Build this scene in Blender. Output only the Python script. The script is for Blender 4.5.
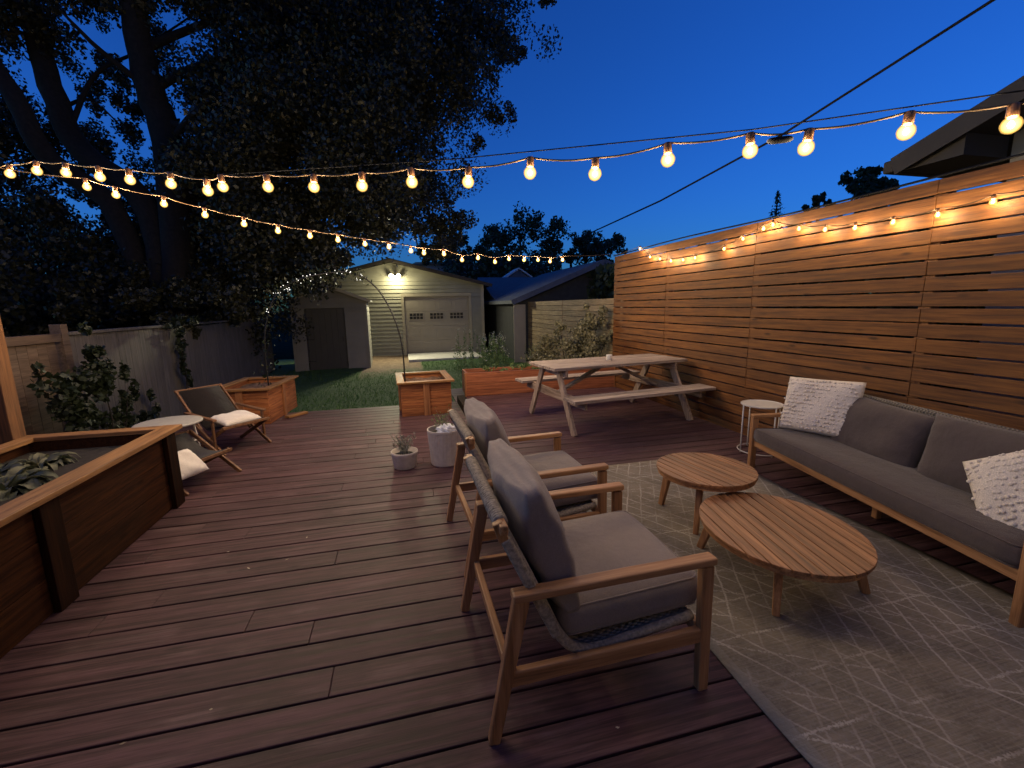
import bpy, bmesh, math, random
import numpy as np
from mathutils import Vector, Matrix, Euler
random.seed(7); RNG = np.random.default_rng(11)
SC = bpy.context.scene
for o in list(bpy.data.objects): bpy.data.objects.remove(o)
R = math.radians
# ------------------------------------------------------------------ camera
F = 440.0; EYE = Vector((0, 0, 1.6))
def cam_matrix(p=.176413108, r=-.017691225, y=-.238470408):
    cp, sp, cy, sy, cr, sr = math.cos(p), math.sin(p), math.cos(y), math.sin(y), math.cos(r), math.sin(r)
    Ry = Matrix(((cy, sy, 0), (-sy, cy, 0), (0, 0, 1)))
    B = Matrix(((1, 0, 0), (0, 0, -1), (0, 1, 0)))
    P = Matrix(((1, 0, 0), (0, cp, -sp), (0, sp, cp)))
    Q = Matrix(((cr, -sr, 0), (sr, cr, 0), (0, 0, 1)))
    return Q @ P @ B @ Ry
CM = cam_matrix()
cd = bpy.data.cameras.new('camera'); cam = bpy.data.objects.new('camera', cd); SC.collection.objects.link(cam)
cd.sensor_width = 36; cd.lens = 36 * F / 1024; cd.clip_start = .05; cd.clip_end = 600
rot = Matrix((CM[0], -CM[1], -CM[2])).transposed()
cam.matrix_world = Matrix.Translation(EYE) @ rot.to_4x4()
SC.camera = cam
def at(px, py, Y):
    d = CM.transposed() @ Vector((px - 512, py - 384, F)); return EYE + d * (Y / d.y)
# ------------------------------------------------------------------ sky, exposure
W = bpy.data.worlds.new('World'); SC.world = W; W.use_nodes = True
wn, wl = W.node_tree.nodes, W.node_tree.links; wn.clear()
wo = wn.new('ShaderNodeOutputWorld'); bg = wn.new('ShaderNodeBackground')
sky = wn.new('ShaderNodeTexSky'); sky.sky_type = 'NISHITA'; sky.sun_disc = False
sky.sun_elevation = R(3); sky.sun_rotation = R(262); sky.altitude = 500; sky.ozone_density = 3
tint = wn.new('ShaderNodeMix'); tint.data_type = 'RGBA'; tint.blend_type = 'MULTIPLY'; tint.inputs[0].default_value = 1
tint.inputs[7].default_value = (.118, .40, 1.05, 1)
wl.new(sky.outputs[0], tint.inputs[6])
wl.new(tint.outputs[2], bg.inputs[0]); wl.new(bg.outputs[0], wo.inputs[0])
bg.inputs[1].default_value = .265
SC.view_settings.view_transform = 'Standard'; SC.view_settings.look = 'None'
SC.view_settings.exposure = .3; SC.view_settings.gamma = 1
SC.render.engine = 'CYCLES'
SC.cycles.use_denoising = True; SC.cycles.max_bounces = 6; SC.cycles.transparent_max_bounces = 12
SC.cycles.use_adaptive_sampling = True; SC.cycles.adaptive_threshold = .03
SC.cycles.sample_clamp_indirect = 4
SC.cycles.use_light_tree = True
LAMP = (1.0, .95, .92)
P_BULB = 7.2
# ------------------------------------------------------------------ helpers
COL = SC.collection
def tag(o, label=None, cat=None, group=None, kind=None):
    if label: o['label'] = label
    if cat: o['category'] = cat
    if group: o['group'] = group
    if kind: o['kind'] = kind
    return o
def empty(name, loc=(0, 0, 0), rz=0, label=None, cat=None, group=None):
    o = bpy.data.objects.new(name, None); COL.objects.link(o); o.location = loc; o.rotation_euler = (0, 0, rz)
    o.empty_display_size = .1
    return tag(o, label, cat, group)
def copy_tree(o, parent=None):
    c = o.copy(); COL.objects.link(c)
    if parent: c.parent = parent
    for ch in list(o.children): copy_tree(ch, c)
    return c
class MB:
    def __init__(s): s.v = []; s.f = []
    def add(s, vs, fs):
        b = len(s.v); s.v += [tuple(v) for v in vs]; s.f += [tuple(i + b for i in f) for f in fs]; return s
    def box(s, c, d, rot=None):
        x, y, z = d[0] / 2, d[1] / 2, d[2] / 2
        vs = [Vector(p) for p in ((-x, -y, -z), (x, -y, -z), (x, y, -z), (-x, y, -z), (-x, -y, z), (x, -y, z), (x, y, z), (-x, y, z))]
        if rot is not None:
            m = rot if isinstance(rot, Matrix) else Euler(rot).to_matrix()
            vs = [m @ v for v in vs]
        return s.add([v + Vector(c) for v in vs], [(0, 3, 2, 1), (4, 5, 6, 7), (0, 1, 5, 4), (1, 2, 6, 5), (2, 3, 7, 6), (3, 0, 4, 7)])
    def bar(s, a, b, w, h, up=(0, 0, 1), w2=None, h2=None):
        a, b = Vector(a), Vector(b); d = (b - a).normalized(); u = Vector(up)
        sd = d.cross(u)
        if sd.length < 1e-4: sd = d.cross(Vector((1, 0, 0)))
        sd.normalize(); u = sd.cross(d).normalized()
        w2 = w if w2 is None else w2; h2 = h if h2 is None else h2
        vs = []
        for p, ww, hh in ((a, w, h), (b, w2, h2)):
            vs += [p - sd * ww / 2 - u * hh / 2, p + sd * ww / 2 - u * hh / 2, p + sd * ww / 2 + u * hh / 2, p - sd * ww / 2 + u * hh / 2]
        return s.add(vs, [(0, 3, 2, 1), (4, 5, 6, 7), (0, 1, 5, 4), (1, 2, 6, 5), (2, 3, 7, 6), (3, 0, 4, 7)])
    def tube(s, pts, r, n=8, cap=True):
        pts = [Vector(p) for p in pts]; k = len(pts)
        rs = r if isinstance(r, (list, tuple)) else [r] * k
        vs = []; fs = []; ref = None
        for i, p in enumerate(pts):
            d = (pts[min(i + 1, k - 1)] - pts[max(i - 1, 0)]).normalized()
            if ref is None:
                ref = d.orthogonal().normalized()
            ref = (ref - d * ref.dot(d)).normalized(); e = d.cross(ref)
            for j in range(n):
                a = 2 * math.pi * j / n; vs.append(p + (ref * math.cos(a) + e * math.sin(a)) * rs[i])
        for i in range(k - 1):
            for j in range(n):
                fs.append((i * n + j, i * n + (j + 1) % n, (i + 1) * n + (j + 1) % n, (i + 1) * n + j))
        if cap: fs += [tuple(range(n))[::-1], tuple(range((k - 1) * n, k * n))]
        return s.add(vs, fs)
    def lathe(s, prof, c=(0, 0, 0), n=32, sx=1, sy=1, wob=None):
        vs = []; fs = []; k = len(prof)
        for i, (r, z) in enumerate(prof):
            for j in range(n):
                a = 2 * math.pi * j / n; rr = r * (wob(a, z) if wob else 1)
                vs.append((c[0] + rr * math.cos(a) * sx, c[1] + rr * math.sin(a) * sy, c[2] + z))
        for i in range(k - 1):
            for j in range(n): fs.append((i * n + j, i * n + (j + 1) % n, (i + 1) * n + (j + 1) % n, (i + 1) * n + j))
        fs += [tuple(range(n))[::-1], tuple(range((k - 1) * n, k * n))]
        return s.add(vs, fs)
    def prism(s, poly, axis, a, b):
        n = len(poly); vs = []
        for t in (a, b):
            for p, q in poly:
                vs.append({'x': (t, p, q), 'y': (p, t, q), 'z': (p, q, t)}[axis])
        return s.add(vs, [tuple(range(n))[::-1], tuple(range(n, 2 * n))] + [(i, (i + 1) % n, n + (i + 1) % n, n + i) for i in range(n)])
    def build(s, name, mat, parent=None, bevel=0, smooth=False, seg=2):
        me = bpy.data.meshes.new(name); me.from_pydata(s.v, [], s.f); me.update()
        bm = bmesh.new(); bm.from_mesh(me); bmesh.ops.recalc_face_normals(bm, faces=bm.faces); bm.to_mesh(me); bm.free()
        o = bpy.data.objects.new(name, me); COL.objects.link(o)
        if mat: me.materials.append(mat)
        if parent: o.parent = parent
        if bevel:
            m = o.modifiers.new('bevel', 'BEVEL'); m.width = bevel; m.segments = seg; m.limit_method = 'ANGLE'; m.angle_limit = R(40)
        if smooth: me.polygons.foreach_set('use_smooth', [True] * len(me.polygons))
        return o
def np_mesh(name, V, nper, mat, parent=None, smooth=False, quads=True):
    """V: (n*nper,3) array, each nper verts a face"""
    n = len(V) // nper; me = bpy.data.meshes.new(name)
    me.vertices.add(n * nper); me.vertices.foreach_set('co', V.astype(np.float32).ravel())
    me.loops.add(n * nper); me.loops.foreach_set('vertex_index', np.arange(n * nper, dtype=np.int32))
    me.polygons.add(n); me.polygons.foreach_set('loop_start', np.arange(0, n * nper, nper, dtype=np.int32))
    try: me.polygons.foreach_set('loop_total', np.full(n, nper, dtype=np.int32))
    except Exception: pass
    me.update(calc_edges=True); me.validate()
    me.materials.append(mat)
    o = bpy.data.objects.new(name, me); COL.objects.link(o)
    if parent: o.parent = parent
    return o
def rand_unit(n):
    v = RNG.normal(size=(n, 3)); return v / np.linalg.norm(v, axis=1, keepdims=True)
def leaf_quads(C, size, aspect=.55, droop=0.0):
    n = len(C); d = rand_unit(n); d[:, 2] -= droop; d /= np.linalg.norm(d, axis=1, keepdims=True)
    e = np.cross(d, rand_unit(n)); e /= np.linalg.norm(e, axis=1, keepdims=True) + 1e-9
    s = (size * RNG.uniform(.6, 1.3, n))[:, None]
    V = np.stack([C - d * s * .5, C + e * s * aspect * .5, C + d * s * .5, C - e * s * aspect * .5], 1)
    return V.reshape(-1, 3)
def clump_pts(clumps, per):
    """clumps: (centre, radius, weight); each is broken into sprays so that gaps show"""
    out = []
    for c, r, w in clumps:
        rr = np.array(r if hasattr(r, '__len__') else (r, r, r), float)
        k = max(3, int(7 * w)); sub = np.array(c) + rand_unit(k) * (RNG.uniform(.2, 1, (k, 1)) ** .6) * rr
        n = int(per * w)
        idx = RNG.integers(0, k, n)
        out.append(sub[idx] + rand_unit(n) * (RNG.uniform(0, 1, (n, 1)) ** .45) * rr * .46)
    return np.concatenate(out)
# ------------------------------------------------------------------ materials
def newmat(name):
    m = bpy.data.materials.new(name); m.use_nodes = True; nt = m.node_tree; nt.nodes.clear()
    out = nt.nodes.new('ShaderNodeOutputMaterial'); b = nt.nodes.new('ShaderNodeBsdfPrincipled')
    nt.links.new(b.outputs[0], out.inputs[0]); return m, nt, b
def N(nt, typ, **kw):
    n = nt.nodes.new(typ)
    for k, v in kw.items(): setattr(n, k, v)
    return n
def ramp(nt, fac, stops):
    r = N(nt, 'ShaderNodeValToRGB'); e = r.color_ramp.elements
    while len(e) < len(stops): e.new(.5)
    for i, (p, c) in enumerate(stops): e[i].position = p; e[i].color = (*c, 1) if len(c) == 3 else c
    nt.links.new(fac, r.inputs[0]); return r.outputs[0]
def mixc(nt, fac, a, b, mode='MIX'):
    m = N(nt, 'ShaderNodeMix', data_type='RGBA', blend_type=mode)
    for sock, v in ((m.inputs[0], fac), (m.inputs[6], a), (m.inputs[7], b)):
        if hasattr(v, 'is_output'): nt.links.new(v, sock)
        else: sock.default_value = v if not isinstance(v, tuple) else ((*v, 1) if len(v) == 3 else v)
    return m.outputs[2]
def math_(nt, op, a, b=None, c=None):
    m = N(nt, 'ShaderNodeMath', operation=op)
    for i, v in enumerate((a, b, c)):
        if v is None: continue
        if hasattr(v, 'is_output'): nt.links.new(v, m.inputs[i])
        else: m.inputs[i].default_value = v
    return m.outputs[0]
def bump(nt, b, h, strength=.3, dist=.004):
    n = N(nt, 'ShaderNodeBump'); n.inputs['Strength'].default_value = strength; n.inputs['Distance'].default_value = dist
    nt.links.new(h, n.inputs['Height']); nt.links.new(n.outputs[0], b.inputs['Normal'])
def noise(nt, vec, scale, detail=4, rough=.55):
    n = N(nt, 'ShaderNodeTexNoise'); n.inputs['Scale'].default_value = scale; n.inputs['Detail'].default_value = detail
    n.inputs['Roughness'].default_value = rough; nt.links.new(vec, n.inputs['Vector']); return n.outputs['Fac']
def wood(name, dark, light, axis='x', rough=.55, var=.25, knots=.6, wear=None, grain=1.0, bstr=.35, spec=.4):
    m, nt, b = newmat(name)
    tc = N(nt, 'ShaderNodeTexCoord'); geo = N(nt, 'ShaderNodeNewGeometry')
    rnd = geo.outputs['Random Per Island']
    off = N(nt, 'ShaderNodeVectorMath', operation='SCALE'); off.inputs[0].default_value = (37, 53, 71); nt.links.new(rnd, off.inputs['Scale'])
    ad = N(nt, 'ShaderNodeVectorMath', operation='ADD'); nt.links.new(tc.outputs['Object'], ad.inputs[0]); nt.links.new(off.outputs[0], ad.inputs[1])
    sc = {'x': (1.1, 26, 26), 'y': (26, 1.1, 26), 'z': (26, 26, 1.1)}[axis]
    mp = N(nt, 'ShaderNodeVectorMath', operation='MULTIPLY'); nt.links.new(ad.outputs[0], mp.inputs[0]); mp.inputs[1].default_value = [v * grain for v in sc]
    g1 = noise(nt, mp.outputs[0], 1.4, 6, .62); g2 = noise(nt, mp.outputs[0], 5.5, 3, .6)
    big = noise(nt, ad.outputs[0], 1.7, 3)
    f = math_(nt, 'ADD', math_(nt, 'MULTIPLY', g1, .7), math_(nt, 'MULTIPLY', g2, .3))
    c = ramp(nt, f, [(.37, tuple(v * .62 for v in dark)), (.45, dark), (.54, tuple((a + d) / 2 for a, d in zip(dark, light))), (.63, light)])
    c = mixc(nt, .55, c, ramp(nt, big, [(.3, (.72, .70, .68)), (.7, (1.12, 1.1, 1.08))]), 'MULTIPLY')
    if wear:
        wn_ = noise(nt, mp.outputs[0], .8, 5, .7); wb = noise(nt, ad.outputs[0], 3.1, 4)
        wf = math_(nt, 'MULTIPLY', ramp(nt, wn_, [(.5, (0, 0, 0)), (.68, (1, 1, 1))]), ramp(nt, wb, [(.45, (0, 0, 0)), (.62, (1, 1, 1))]))
        c = mixc(nt, math_(nt, 'MULTIPLY', wf, .8), c, wear)
    hv = N(nt, 'ShaderNodeHueSaturation'); nt.links.new(c, hv.inputs['Color'])
    nt.links.new(math_(nt, 'ADD', math_(nt, 'MULTIPLY', rnd, 2 * var), 1 - var), hv.inputs['Value'])
    c = hv.outputs[0]
    hgt = f
    if knots:
        kv = N(nt, 'ShaderNodeVectorMath', operation='MULTIPLY'); nt.links.new(ad.outputs[0], kv.inputs[0])
        kv.inputs[1].default_value = {'x': (2.2, 7, 7), 'y': (7, 2.2, 7), 'z': (7, 7, 2.2)}[axis]
        vo = N(nt, 'ShaderNodeTexVoronoi'); vo.inputs['Scale'].default_value = 1; nt.links.new(kv.outputs[0], vo.inputs['Vector'])
        kf = ramp(nt, vo.outputs['Distance'], [(.05, (1, 1, 1)), (.14, (0, 0, 0))])
        c = mixc(nt, math_(nt, 'MULTIPLY', kf, knots), c, tuple(v * .35 for v in dark))
    nt.links.new(c, b.inputs['Base Color'])
    nt.links.new(math_(nt, 'ADD', math_(nt, 'MULTIPLY', g1, .3), rough - .15), b.inputs['Roughness'])
    b.inputs['Specular IOR Level'].default_value = spec
    bump(nt, b, hgt, bstr, .003)
    return m
def plain(name, col, rough=.6, metal=0, nscale=0, namt=.2, bstr=.2, spec=.4):
    m, nt, b = newmat(name); b.inputs['Roughness'].default_value = rough; b.inputs['Metallic'].default_value = metal
    b.inputs['Specular IOR Level'].default_value = spec
    if nscale:
        tc = N(nt, 'ShaderNodeTexCoord'); n = noise(nt, tc.outputs['Object'], nscale, 5)
        nt.links.new(ramp(nt, n, [(.3, tuple(v * (1 - namt) for v in col)), (.7, tuple(min(1, v * (1 + namt)) for v in col))]), b.inputs['Base Color'])
        bump(nt, b, n, bstr, .003)
    else: b.inputs['Base Color'].default_value = (*col, 1)
    return m
def fabric(name, col, scale=420, var=.12):
    m, nt, b = newmat(name); tc = N(nt, 'ShaderNodeTexCoord')
    n1 = noise(nt, tc.outputs['Object'], scale, 2); n2 = noise(nt, tc.outputs['Object'], 6, 3)
    c = ramp(nt, n1, [(.3, tuple(v * (1 - var * 1.6) for v in col)), (.7, tuple(v * (1 + var * 1.6) for v in col))])
    c = mixc(nt, .5, c, ramp(nt, n2, [(.3, (.85, .85, .85)), (.7, (1.1, 1.1, 1.1))]), 'MULTIPLY')
    nt.links.new(c, b.inputs['Base Color']); b.inputs['Roughness'].default_value = .9
    b.inputs['Specular IOR Level'].default_value = .15
    b.inputs['Sheen Weight'].default_value = .15
    n3 = noise(nt, tc.outputs['Object'], 17, 2); bump(nt, b, math_(nt, 'ADD', math_(nt, 'MULTIPLY', n1, .22), math_(nt, 'ADD', math_(nt, 'MULTIPLY', n2, 2.2), math_(nt, 'MULTIPLY', n3, .6))), .45, .012)
    return m
def leafmat(name, dark, light, rough=.5, trans=.25):
    m, nt, b = newmat(name); geo = N(nt, 'ShaderNodeNewGeometry')
    c = ramp(nt, geo.outputs['Random Per Island'], [(0, dark), (.6, tuple((a + d) / 2 for a, d in zip(dark, light))), (1, light)])
    nt.links.new(c, b.inputs['Base Color']); b.inputs['Roughness'].default_value = rough
    tr = N(nt, 'ShaderNodeBsdfTranslucent'); nt.links.new(c, tr.inputs[0]); mx = N(nt, 'ShaderNodeMixShader'); mx.inputs[0].default_value = trans
    nt.links.new(b.outputs[0], mx.inputs[1]); nt.links.new(tr.outputs[0], mx.inputs[2])
    nt.links.new(mx.outputs[0], [n for n in nt.nodes if n.type == 'OUTPUT_MATERIAL'][0].inputs[0])
    return m
def siding(name, col, pitch=.11):
    m, nt, b = newmat(name); tc = N(nt, 'ShaderNodeTexCoord'); sx = N(nt, 'ShaderNodeSeparateXYZ'); nt.links.new(tc.outputs['Object'], sx.inputs[0])
    n = noise(nt, tc.outputs['Object'], 2.2, 4)
    nt.links.new(ramp(nt, n, [(.3, tuple(v * .88 for v in col)), (.7, tuple(v * 1.06 for v in col))]), b.inputs['Base Color'])
    b.inputs['Roughness'].default_value = .55
    return m
def rope(name, col):
    m, nt, b = newmat(name); tc = N(nt, 'ShaderNodeTexCoord')
    sx = N(nt, 'ShaderNodeSeparateXYZ'); nt.links.new(tc.outputs['Object'], sx.inputs[0])
    w = math_(nt, 'MULTIPLY', math_(nt, 'SINE', math_(nt, 'MULTIPLY', sx.outputs[1], 260)), math_(nt, 'SINE', math_(nt, 'MULTIPLY', math_(nt, 'ADD', sx.outputs[2], sx.outputs[0]), 170)))
    n = noise(nt, tc.outputs['Object'], 300, 2)
    nt.links.new(ramp(nt, math_(nt, 'ADD', math_(nt, 'MULTIPLY', w, .35), math_(nt, 'ADD', math_(nt, 'MULTIPLY', n, .4), .3)), [(.1, tuple(v * .45 for v in col)), (.6, col), (1, tuple(v * 1.3 for v in col))]), b.inputs['Base Color'])
    b.inputs['Roughness'].default_value = .85
    bump(nt, b, w, .8, .006); return m
def emis(name, col, s):
    m = bpy.data.materials.new(name); m.use_nodes = True; nt = m.node_tree; nt.nodes.clear()
    o = N(nt, 'ShaderNodeOutputMaterial'); e = N(nt, 'ShaderNodeEmission'); e.inputs[0].default_value = (*col, 1); e.inputs[1].default_value = s
    nt.links.new(e.outputs[0], o.inputs[0]); return m
def bulbglass():
    m = bpy.data.materials.new('lit bulb glass'); m.use_nodes = True; nt = m.node_tree; nt.nodes.clear()
    o = N(nt, 'ShaderNodeOutputMaterial'); lw = N(nt, 'ShaderNodeLayerWeight'); lw.inputs[0].default_value = .35
    e = N(nt, 'ShaderNodeEmission'); e.inputs[0].default_value = (1, .62, .17, 1)
    s = ramp(nt, lw.outputs['Facing'], [(0, (1, 1, 1)), (.16, (.6, .6, .6)), (.42, (.16, .16, .16)), (.75, (.09, .09, .09)), (.95, (.30, .30, .30))])
    nt.links.new(math_(nt, "MULTIPLY", s, 3.0), e.inputs[1])
    t = N(nt, 'ShaderNodeBsdfTransparent'); t.inputs[0].default_value = (.76, .60, .36, 1); ad = N(nt, 'ShaderNodeAddShader')
    nt.links.new(e.outputs[0], ad.inputs[0]); nt.links.new(t.outputs[0], ad.inputs[1])
    nt.links.new(ad.outputs[0], o.inputs[0]); return m
M = {}
M['deck'] = wood('stained deck boards', (.048, .0200, .0225), (.114, .053, .060), 'x', .62, .13, .6, wear=(.17, .10, .10), bstr=.8, spec=.3)
M['fence'] = wood('cedar fence slats', (.115, .038, .0065), (.225, .088, .0175), 'y', .7, .18, .85)
M['fencey'] = wood('pale fence slats', (.26, .17, .08), (.46, .33, .18), 'y', .7, .22, .6)
M['cedar_x'] = wood('cedar planter planks', (.22, .068, .020), (.42, .16, .055), 'x', .65, .2, .8)
M['cedar_y'] = wood('cedar planter planks across', (.22, .068, .020), (.42, .16, .055), 'y', .65, .2, .8)
M['cedar_z'] = wood('cedar planter posts', (.25, .095, .035), (.42, .19, .08), 'z', .65, .2, .6)
M['redcedar'] = wood('red cedar trough planks', (.20, .060, .026), (.36, .125, .058), 'x', .65, .12, .7)
M['rail_x'] = wood('pine top rail across', (.21, .095, .03), (.36, .18, .062), 'x', .6, .12, .7)
M['rail_y'] = wood('pine top rail', (.21, .095, .03), (.36, .18, .062), 'y', .6, .12, .7)
M['darkwood'] = wood('brown stained planter panel', (.025, .0085, .003), (.056, .020, .0065), 'y', .75, .15, .5, spec=.08)
M['darkpost'] = wood('brown stained planter post', (.013, .0045, .002), (.028, .010, .004), 'z', .75, .15, .3, spec=.06)
M['teak_x'] = wood('teak frame', (.29, .138, .056), (.46, .245, .112), 'x', .5, .1, .0, bstr=.15)
M['teak_y'] = wood('teak frame across', (.29, .138, .056), (.46, .245, .112), 'y', .5, .1, .0, bstr=.15)
M['teak_z'] = wood('teak legs', (.28, .13, .052), (.44, .23, .105), 'z', .5, .1, .0, bstr=.15)
M['slats'] = wood('teak table slats', (.20, .085, .032), (.40, .195, .085), 'x', .45, .2, .15, bstr=.2, spec=.5)
M['grey_x'] = wood('weathered picnic boards', (.22, .165, .135), (.46, .375, .325), 'x', .75, .14, .7)
M['grey_y'] = wood('weathered picnic cleats', (.24, .165, .115), (.42, .32, .25), 'y', .75, .12, .6)
M['grey_z'] = wood('weathered picnic legs', (.27, .19, .14), (.45, .35, .28), 'z', .75, .12, .6)
M['mahog'] = wood('reddish folding chair frame', (.16, .075, .035), (.27, .14, .07), 'x', .5, .1, 0, bstr=.15)
M['cush'] = fabric('taupe grey cushion fabric', (.20, .163, .15))
M['sofacush'] = fabric('charcoal sofa fabric', (.078, .059, .055))
M['cream'] = fabric('cream boucle fabric', (.62, .54, .46), 160, .15)
M['white'] = fabric('white cushion cotton', (.66, .60, .55), 200, .06)
M['blackfab'] = fabric('dark sling canvas', (.014, .010, .009), 300)
M['rope'] = rope('grey woven rope', (.30, .235, .17))
M['ropeplain'] = plain('grey rope cord', (.26, .215, .165), .9, 0, 75, .45, .6)
M['ropedk'] = rope('brown grey woven rope', (.17, .145, .12))
M['blackmetal'] = plain('black metal', (.02, .02, .022), .4, .3)
M['whitemetal'] = plain('off white powder coated metal', (.56, .52, .47), .4, 0, 30, .05, .05)
M['greymetal'] = plain('grey table metal', (.33, .31, .29), .5, 0, 20, .08, .05)
M['soil'] = plain('dry soil', (.14, .085, .055), .95, 0, 18, .5, .9)
M['darksoil'] = plain('black potting soil', (.018, .014, .012), .95, 0, 30, .5, .9)
M['pot'] = plain('pale ribbed pot clay', (.42, .36, .33), .7, 0, 20, .12, .1)
M['socket'] = plain('bronze socket', (.20, .095, .045), .45, .5)
M['cable'] = plain('brown cable', (.10, .065, .04), .8, spec=.15)
M['blackcable'] = plain('black cable', (.012, .012, .014), .9, spec=.1)
M['glass'] = bulbglass()
M['fil'] = emis('glowing filament', (1, .80, .45), 40)
M['fairy'] = emis('fairy light', (1, .95, .85), 3.5)
M['flood'] = emis('flood lamp', (1, .93, .55), 60)
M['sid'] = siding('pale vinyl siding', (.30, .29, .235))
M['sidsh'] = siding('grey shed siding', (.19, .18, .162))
M['trim'] = plain('cream painted trim', (.36, .32, .25), .5, 0, 4, .06, .05)
M['gdoor'] = plain('beige garage door', (.30, .265, .225), .5, 0, 3, .05, .03)
M['sdoor'] = plain('brown shed door', (.05, .047, .045), .6, 0, 3, .1, .05)
M['shingle'] = plain('grey brown shingles', (.10, .095, .09), .9, 0, 25, .35, .5)
M['blueroof'] = plain('blue grey shingles', (.085, .095, .115), .8, 0, 12, .25, .4)
M['stuccoblue'] = plain('blue grey stucco', (.10, .11, .14), .85, 0, 8, .12, .2)
M['whitewall'] = plain('white far stucco', (.5, .52, .56), .8, 0, 3, .1, .1)
M['darkwall'] = plain('dark gable wall', (.035, .036, .038), .85, 0, 6, .2, .2)
M['concrete'] = plain('pale concrete', (.52, .50, .46), .85, 0, 6, .12, .3)
M['housewall'] = siding('tan house siding', (.27, .235, .20))
M['soffit'] = plain('brown soffit', (.05, .040, .032), .7, 0, 3, .1, .05)
M['lightfence'] = wood('grey painted board fence', (.10, .086, .076), (.145, .128, .115), 'z', .75, .1, .3)
M['brownfence'] = wood('brown board fence', (.11, .07, .045), (.17, .115, .08), 'y', .75, .1, .3)
M['bark'] = plain('dark bark', (.012, .009, .007), .95, 0, 14, .45, 1)
M['pane'] = plain('dark pane', (.012, .013, .016), .12)
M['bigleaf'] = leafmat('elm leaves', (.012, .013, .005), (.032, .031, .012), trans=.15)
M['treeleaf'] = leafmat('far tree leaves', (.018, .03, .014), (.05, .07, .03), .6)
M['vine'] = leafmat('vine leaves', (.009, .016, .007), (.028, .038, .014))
M['bush'] = leafmat('pale shrub leaves', (.14, .13, .07), (.36, .33, .19), .6)
M['weed'] = leafmat('weed leaves', (.06, .11, .035), (.20, .28, .10), .6)
M['flower'] = leafmat('pale flower heads', (.35, .36, .30), (.6, .6, .5), .7)
M['hosta'] = leafmat('broad planter leaves', (.035, .045, .022), (.12, .115, .065), .5)
M['dusty'] = leafmat('grey green foliage', (.14, .15, .11), (.36, .36, .30), .7)
M['grass'] = leafmat('grass blades', (.03, .085, .014), (.075, .17, .035), .6)
M['candle'] = plain('frosted jar glass', (.62, .58, .52), .25)
M['paper'] = plain('crumpled white plastic', (.7, .7, .72), .5, 0, 14, .1, .4)
M['postwood'] = wood('brown orange post', (.12, .05, .016), (.25, .11, .04), 'z', .65, .1, .5)
# lawn: green with the worn brown patch near the garage
def lawnmat():
    m, nt, b = newmat('lawn'); tc = N(nt, 'ShaderNodeTexCoord'); n = noise(nt, tc.outputs['Object'], 9, 6); n2 = noise(nt, tc.outputs['Object'], .9, 4)
    c = ramp(nt, n, [(.3, (.03, .07, .014)), (.7, (.06, .125, .028))])
    sx = N(nt, 'ShaderNodeSeparateXYZ'); nt.links.new(tc.outputs['Object'], sx.inputs[0])
    y = math_(nt, 'ADD', sx.outputs[1], math_(nt, 'MULTIPLY', n2, 5))
    pf = math_(nt, 'MULTIPLY', ramp(nt, math_(nt, 'MULTIPLY', math_(nt, 'SUBTRACT', y, 15.2), .4), [(0, (0, 0, 0)), (1, (1, 1, 1))]),
               ramp(nt, math_(nt, 'ABSOLUTE', math_(nt, 'ADD', sx.outputs[0], .4)), [(.9, (1, 1, 1)), (1.0, (0, 0, 0))]))
    c = mixc(nt, pf, c, ramp(nt, n, [(.3, (.09, .055, .03)), (.7, (.22, .15, .09))]))
    nt.links.new(c, b.inputs['Base Color']); b.inputs['Roughness'].default_value = .95
    bump(nt, b, n, .9, .02); return m
M['lawn'] = lawnmat()
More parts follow.
